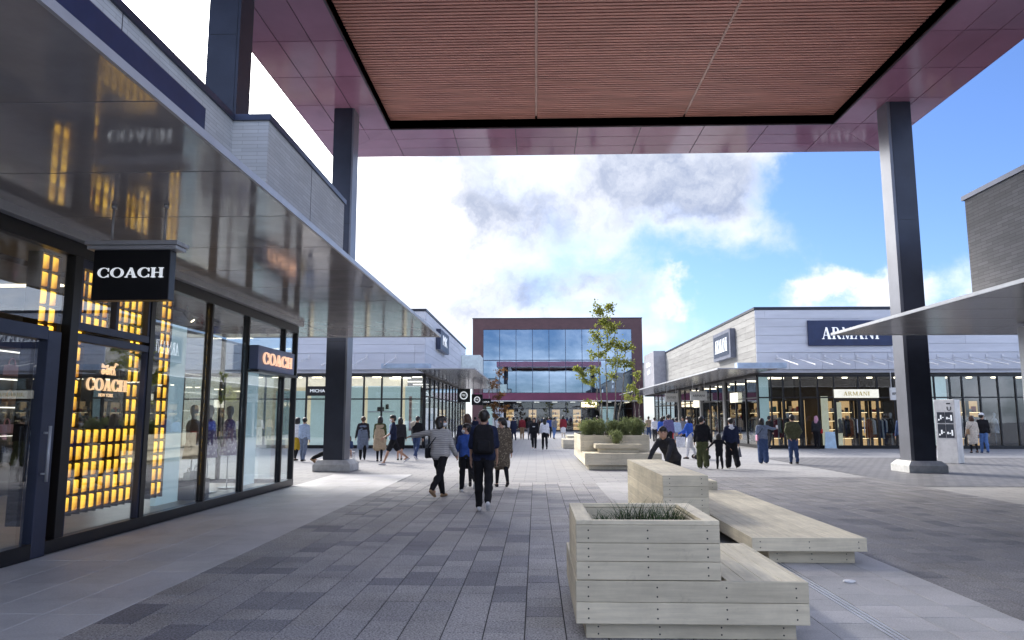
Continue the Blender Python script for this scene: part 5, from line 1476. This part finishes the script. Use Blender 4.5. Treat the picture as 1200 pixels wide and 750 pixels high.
def side_bag(P, side, label, m, w=.22, hgt=.18, z=-.30, voxel=.016, back=.0):
    """bag on a shoulder strap"""
    sx = -1 if side == 0 else 1; rt, u, f = P['rt'], P['u'], P['f']
    c = P['sho'] + rt * sx * .22 + u * z - f * back
    hulls = [[(c + f * a + u * b, .035) for a in (-w / 2, w / 2) for b in (-hgt / 2, hgt / 2)]]
    o = P['sho'] - rt * sx * .10 + u * .07
    st = [[(c + f * .08 + u * hgt / 2, .011), (P['che'] + f * .125, .011)], [(P['che'] + f * .125, .011), (o + f * .03, .011)], [(o, .011), (P['che'] - f * .135 + rt * sx * .06, .011)], [(P['che'] - f * .135 + rt * sx * .06, .011), (c - f * .08 + u * hgt / 2, .011)]]
    return held(P, 'shoulder_bag', label, 'bag', hulls, m, voxel, 3, (('strap', st, K['black']),))

NV = .0125
# walking group in the foreground
p = person('woman in grey striped sweater walking with her left arm stretched out', -1.93, 14.95, -22, 1.66, topm=M_striped, bottom='trousers', botm='black', shoe='tan', hair='bob', stride=22, armL=(14, 82, 22, 78), armR=(10, 14, 38, 4), twist=8, turn=-50, mask=True, voxel=NV, slack=1.12, fold=.006)
side_bag(p, 0, 'small black bag on a long strap on the striped sweater woman', K['black'], .20, .15, -.42, .012, .05)
p = person('boy in blue jacket walking beside the woman in the striped sweater', -1.50, 16.1, 20, 1.45, top='blue', bottom='trousers', botm='black', shoe='white', hair='short', legs=((16, 8), (-24, 42)), turn=62, mask=True, voxel=NV, fold=.005, child=False, headk=1.12, armL=(20, 10, 48, 0))
p = person('woman with long brown hair and dark jacket behind the boy in blue', -1.62, 17.4, 5, 1.68, top='navy', bottom='skirt', botm='black', tights='black', shoe='dark', hair='long', hairm=HAIRN, stride=12, voxel=NV, coat=.12)
p = person('man in navy shirt walking away with a black backpack', -.90, 12.82, 2, 1.74, top='navy', sleeve=.5, bottom='trousers', botm='black', shoe='white', hair='short', legs=((17, 6), (-16, 34)), armL=(2, 9, 20, 2), armR=(12, 9, 30, 2), voxel=NV, fold=.005, slack=1.06)
backpack(p, 'large black backpack on the man in navy')
p = person('woman in khaki patterned dress and black tights right of the backpack man', -.80, 17.3, 14, 1.60, topm=M_khaki, bottom=None, coat=.46, tights='black', shoe='black', hair='pony', stride=13, turn=55, mask=True, voxel=NV, slack=1.05)
# people by the left column and the white shop
FV = .02
p = person('person in pale blue shirt and jeans by the shop corner on the far left', -8.50, 27.0, -10, 1.58, top='paleblue', bottom='trousers', botm='bluegrey', shoe='dark', hair='short', stride=5, voxel=FV, turn=20)
p = person('person in white top and yellow skirt next to the pale blue shirt person', -8.86, 27.3, -25, 1.58, top='white', bottom='skirt', botm='yellow', tights='black', shoe='black', hair='bob', stride=4, voxel=FV)
p = person('person in black striding out from behind the left column', -6.62, 24.0, -80, 1.74, top='black', bottom='trousers', botm='black', shoe='tan', hair='short', stride=30, voxel=FV)
p = person('small child in blue top and white skirt sitting near the left column', -6.95, 27.5, 200, 1.02, top='denim', bottom='skirt', botm='white', shoe='white', hair='bob', child=True, legs=((80, 70), (84, 60)), sit=.40, voxel=.016, armL=(30, 8, 60, 0), armR=(30, 8, 60, 0))
stl = empty('stool', (-6.95, 27.6, 0), 'little grey stool under the seated child', 'stool')
MB().box(-7.13, -6.77, 27.42, 27.75, .29, .33).build('seat', M_silver, stl)
for a, b in ((-7.1, 27.46), (-6.8, 27.46), (-7.1, 27.71), (-6.8, 27.71)): MB().tube((a, b, 0), (a, b, .29), .014).build('leg', M_silver, stl)
p = person('person in grey apron dress over dark sleeves facing the white shop', -6.58, 28.1, 10, 1.62, top='dark', bottom='trousers', botm='black', shoe='black', hair='short', hairm=HAIRN, stride=6, voxel=FV, armL=(-4, 16, 10, 10))
soft('apron_dress', [[((-.09, 0, 1.30), .10), ((.09, 0, 1.30), .10), ((-.1, 0, .95), .125), ((.1, 0, .95), .125)], [((-.1, 0, .95), .125), ((.1, 0, .95), .125), ((-.11, .02, .5), .12), ((.11, .02, .5), .12)]], K['bluegrey'], p['obj'], FV, 4, .004, p['s'])
p = person('woman in long beige vest dress by the white shop', -5.72, 27.1, 4, 1.62, top='green', bottom='skirt', botm='black', tights='black', shoe='dark', hair='bob', stride=5, voxel=FV)
soft('vest_dress', [[((-.09, 0, 1.32), .105), ((.09, 0, 1.32), .105), ((-.1, 0, .95), .13), ((.1, 0, .95), .13)], [((-.1, 0, .95), .13), ((.1, 0, .95), .13), ((-.13, .0, .52), .13), ((.13, .0, .52), .13)]], K['beige'], p['obj'], FV, 4, .004, p['s'])
p = person('man in navy shirt and black shorts striding past the white shop', -4.85, 25.15, 105, 1.72, top='navy', bottom='shorts', botm='black', shoe='white', hair='short', stride=24, sleeve=.55, voxel=.016, mask=True, armL=(20, 6, 55, 0))
soft('undershirt', [[((-.04, .07, 1.30), .07), ((.04, .07, 1.30), .07), ((-.05, .075, .90), .075), ((.05, .075, .90), .075)]], K['paleblue'], p['obj'], .016, 3, .003, p['s'])
p = person('person in dark clothes half hidden behind the man in shorts', -5.12, 27.9, 0, 1.58, top='dark', bottom='skirt', botm='black', shoe='black', hair='bob', stride=4, voxel=FV)
p = person('man in dark jacket with pale bag over his shoulder near the shop corner', -4.55, 28.2, -12, 1.66, top='black', bottom='trousers', botm='denim', shoe='white', hair='short', stride=16, voxel=FV, nod=25, lean=8)
held(p, 'sling_bag', 'pale sling bag on the dark jacket man near the shop corner', 'bag', [[((-.2, -.06, 1.40), .06), ((-.05, -.12, 1.45), .06), ((-.22, .06, 1.25), .05)]], K['cream'], .018)
# middle distance, street axis
p = person('woman in black walking towards the camera down the street', -.10, 37.0, 175, 1.58, top='black', bottom='trousers', botm='black', shoe='white', hair='bob', stride=10, voxel=.024, eyes=False)
soft('print', [[((-.05, .128, 1.22), .022), ((.05, .128, 1.22), .022)]], K['white'], p['obj'], .012, 2, 0, p['s'])
p = person('woman in white blouse and black trousers walking beside the woman in black', .43, 37.0, 4, 1.58, top='white', bottom='trousers', botm='black', shoe='black', hair='long', stride=14, voxel=.024, armL=(4, 14, 12, 12))
p = person('person in red jacket and tan trousers far down the street', -1.0, 53.5, 0, 1.66, top='wine', bottom='trousers', botm='tan', shoe='tan', hair='short', stride=6, voxel=.03, wide=1.1)
p = person('person in dark coat left of the red jacket far down the street', -1.55, 51.5, 20, 1.60, top='navy', bottom='trousers', botm='navy', shoe='dark', hair='short', stride=8, voxel=.03, coat=.35)
p = person('person in dark coat right of the red jacket far down the street', -.45, 53, 0, 1.6, top='dark', bottom='trousers', botm='grey', shoe='dark', hair='bob', stride=6, voxel=.03)
p = person('person in grey jacket and jeans far right of the white blouse woman', 1.35, 55, -30, 1.6, top='grey', bottom='trousers', botm='jean', shoe='dark', hair='short', stride=10, voxel=.03)
p = person('person in wine top with pale long skirt far down the street', 2.05, 56, 10, 1.72, top='wine', bottom='skirt', botm='white', tights='cream', shoe='white', hair='bob', stride=2, voxel=.03, coat=.15)
p = person('person in blue top far behind the grey jacket person', 1.05, 58, 0, 1.62, top='blue', bottom='trousers', botm='black', shoe='dark', hair='short', stride=6, voxel=.03)
p = person('person in white near the standing sign far left', -2.2, 57, 0, 1.6, top='white', bottom='trousers', botm='dark', shoe='dark', hair='bob', stride=5, voxel=.03)
p = person('person in purple top far along the left canopy', -3.4, 50, 0, 1.6, top='purple', bottom='trousers', botm='black', shoe='dark', hair='bob', stride=6, voxel=.03)
p = person('person in navy far along the left canopy beside the purple top', -3.9, 47.5, 10, 1.62, top='navy', bottom='trousers', botm='black', shoe='dark', hair='short', stride=6, voxel=.03)
p = person('person in cream coat far down the street left of centre', -2.75, 61, 170, 1.64, top='cream', bottom='trousers', botm='dark', shoe='dark', hair='bob', stride=8, voxel=.03, coat=.3)
p = person('person in black jacket with jeans far behind the stepped planter', 4.3, 52, 15, 1.7, top='black', bottom='trousers', botm='jean', shoe='white', hair='short', stride=10, voxel=.03)
p = person('person in beige jacket far along the right shops', 8.3, 55, 0, 1.66, top='beige', bottom='trousers', botm='denim', shoe='dark', hair='short', stride=8, voxel=.03)
p = person('person in grey coat near the piers of the right shops', 8.75, 44.5, 160, 1.62, top='grey', bottom='trousers', botm='black', shoe='dark', hair='bob', stride=8, voxel=.03, coat=.3)
p = person('person in navy top and tan trousers beyond the grey coat person', 8.2, 47.8, 5, 1.68, top='navy', bottom='trousers', botm='tan', shoe='white', hair='short', stride=10, voxel=.03)
# boy leaning on the timber block
p = person('boy in dark long sleeves leaning with both hands on the timber block', 2.66, 14.58, 138, 1.52, top='dark', bottom='trousers', botm='black', shoe='black', hair='short', legs=((4, 8), (-26, 12)), lean=38, twist=0, turn=34, nod=-6, armL=(38, 6, 34, 2), armR=(40, 10, 30, 6), voxel=.010, eyes=True, child=False, headk=1.1)
# right hand side
p = person('person in white shirt and white trousers with grey rucksack far right street', 6.95, 49.5, 0, 1.66, top='white', bottom='trousers', botm='white', shoe='white', hair='short', stride=6, voxel=.03)
backpack(p, 'grey rucksack on the person all in white', K['grey'], .026)
p = person('person in white shirt and dark trousers beside the person all in white', 7.55, 47.5, -15, 1.6, top='white', bottom='trousers', botm='dark', shoe='white', hair='short', stride=10, voxel=.03)
p = person('person in bright blue top left of the red skirt woman', 7.15, 42.5, -10, 1.6, top='brightblue', bottom='trousers', botm='black', shoe='dark', hair='bob', stride=5, voxel=.028)
p = person('woman in dark top and bright red skirt on the right walkway', 7.55, 41.2, 8, 1.55, top='black', bottom='skirt', botm='red', tights='black', shoe='black', hair='bob', stride=4, voxel=.028)
p = person('man in purple shirt and black trousers walking along the right shops', 6.30, 35.5, -4, 1.74, top='purple', bottom='trousers', botm='black', shoe='black', hair='short', stride=13, voxel=.024)
p = person('person in pale shirt and shorts right of the purple shirt man', 7.25, 38.5, 0, 1.58, top='paleblue', bottom='shorts', botm='grey', shoe='white', hair='short', stride=9, voxel=.026)
p = person('person in bright blue jacket and white skirt pushing a grey stroller', 5.98, 29.2, 80, 1.62, top='brightblue', bottom='skirt', botm='white', tights='white', shoe='dark', hair='bob', stride=10, voxel=.02, mask=True, armL=(30, 6, 60, 0), armR=(30, 6, 60, 0), twist=-30)
hand_bag(p, 1, 'white paper shopping bag held by the person in the bright blue jacket', K['white'], .34, .40, .10, 'shopping_bag', 'bag', .018)
p = person('man in black sweater and wide green trousers walking hand in hand with a child', 5.27, 23.8, -6, 1.62, top='black', bottom='wide', botm='green', shoe='white', hair='short', stride=8, armR=(4, 16, 8, 14), voxel=.016, mask=True, turn=-35, slack=1.14, fold=.007)
p = person('small child in black between the man in green trousers and a woman', 5.72, 23.5, -2, 1.07, top='black', bottom='trousers', botm='black', shoe='black', hair='bob', child=True, stride=9, armL=(6, 48, 8, 44), armR=(6, 48, 8, 44), voxel=.013)
p = person('woman in navy jacket and wide black trousers right of the small child', 6.20, 23.85, 4, 1.58, top='navy', bottom='wide', botm='black', shoe='cream', hair='bun', stride=12, armL=(4, 16, 8, 14), voxel=.016, collar='white', slack=1.12, fold=.006)
hand_bag(p, 1, 'slim grey bag held by the woman in the navy jacket', K['grey'], .16, .30, .06, 'shopping_bag', 'bag', .016)
p = person('woman in blue grey sweater pointing a phone at the shop', 7.98, 26.5, -8, 1.56, top='bluegrey', bottom='wide', botm='denim', shoe='black', hair='bob', stride=4, armR=(60, 55, 92, 40), armL=(2, 8, 6, 4), voxel=.017, turn=-30)
side_bag(p, 0, 'pink shoulder bag of the woman pointing the phone', K['pink'], .26, .17, -.42, .016, .10)
ph = p['M'] @ (p['arms'][1][2] + p['arms'][1][3] * .12)
tag(MB().box(ph.x - .035, ph.x + .035, ph.y - .006, ph.y + .006, ph.z - .02, ph.z + .12).build('phone', K['white']), 'white phone held up towards the fashion shop', 'phone')
p = person('man in olive jacket and jeans standing with hands behind his back', 8.90, 26.1, -6, 1.68, top='olive', bottom='trousers', botm='denim', shoe='black', hair='short', stride=4, armL=(-22, 18, -8, -26), armR=(-22, 18, -8, -26), voxel=.016, slack=1.16, fold=.007)
p = person('person in pink headscarf beside the fashion shop window', 14.35, 38.5, -30, 1.66, top='dark', bottom='trousers', botm='black', shoe='black', hair='long', hairm=K['pink'], stride=6, voxel=.026)
held(p, 'handbag', 'red handbag of the person in the pink headscarf', 'bag', [[((.24, -.02, 1.0), .05), ((.24, .14, 1.0), .05), ((.24, 0, .84), .06), ((.24, .12, .84), .06)]], K['red'], .024)
p = person('person in dark clothes by the window left of the olive jacket man', 11.9, 38.3, -60, 1.66, top='black', bottom='trousers', botm='dark', shoe='black', hair='short', stride=6, voxel=.028)
p = person('woman in long white coat with reddish hair by the right windows', 19.75, 34.3, -10, 1.66, top='cream', coat=.52, bottom=None, tights='black', shoe='black', hair='bob', hairm=HAIRN, stride=5, voxel=.02)
side_bag(p, 0, 'brown shoulder bag of the woman in the long white coat', K['tan'], .26, .2, -.40, .02, .08)
p = person('man in white cap, black jacket and blue jeans by the right windows', 20.25, 34.35, -14, 1.76, top='black', bottom='trousers', botm='jean', shoe='denim', hair='short', cap='white', stride=5, voxel=.02, turn=-50, slack=1.12)
p = person('man in blue half hidden behind the right column', 14.05, 28.9, -10, 1.76, top='denim', bottom='trousers', botm='dark', shoe='black', hair='short', stride=8, voxel=.022)
# stroller
so = empty('stroller', (6.35, 29.1, 0), 'grey pushchair in front of the person in the bright blue jacket', 'stroller')
fr = MB()
for q in (-.22, .22):
    fr.tube((6.05 + .0, 29.1 + q, 1.0), (6.62, 29.1 + q, .14), .015).tube((6.25, 29.1 + q, .68), (6.15, 29.1 + q, .10), .015)
fr.tube((6.05, 28.88, 1.0), (6.05, 29.32, 1.0), .018).tube((6.15, 28.88, .12), (6.15, 29.32, .12), .012)
fr.build('frame', M_silver, so, True)
soft('seat', [[((.02, -.2, .42), .05), ((.02, .2, .42), .05), ((.27, -.2, .38), .05), ((.27, .2, .38), .05)], [((.02, -.2, .42), .05), ((.02, .2, .42), .05), ((-.16, -.2, .86), .05), ((-.16, .2, .86), .05)], [((-.16, -.2, .86), .05), ((-.16, .2, .86), .05), ((.08, -.18, .98), .04), ((.08, .18, .98), .04)]], K['grey'], so, .02, 3, .003)
for a, b in ((6.15, 28.86), (6.15, 29.34), (6.62, 28.88), (6.62, 29.32)): MB().tube((a, b - .02, .085), (a, b + .02, .085), .085, n=16).build('wheel', M_black, so, True)
settle()
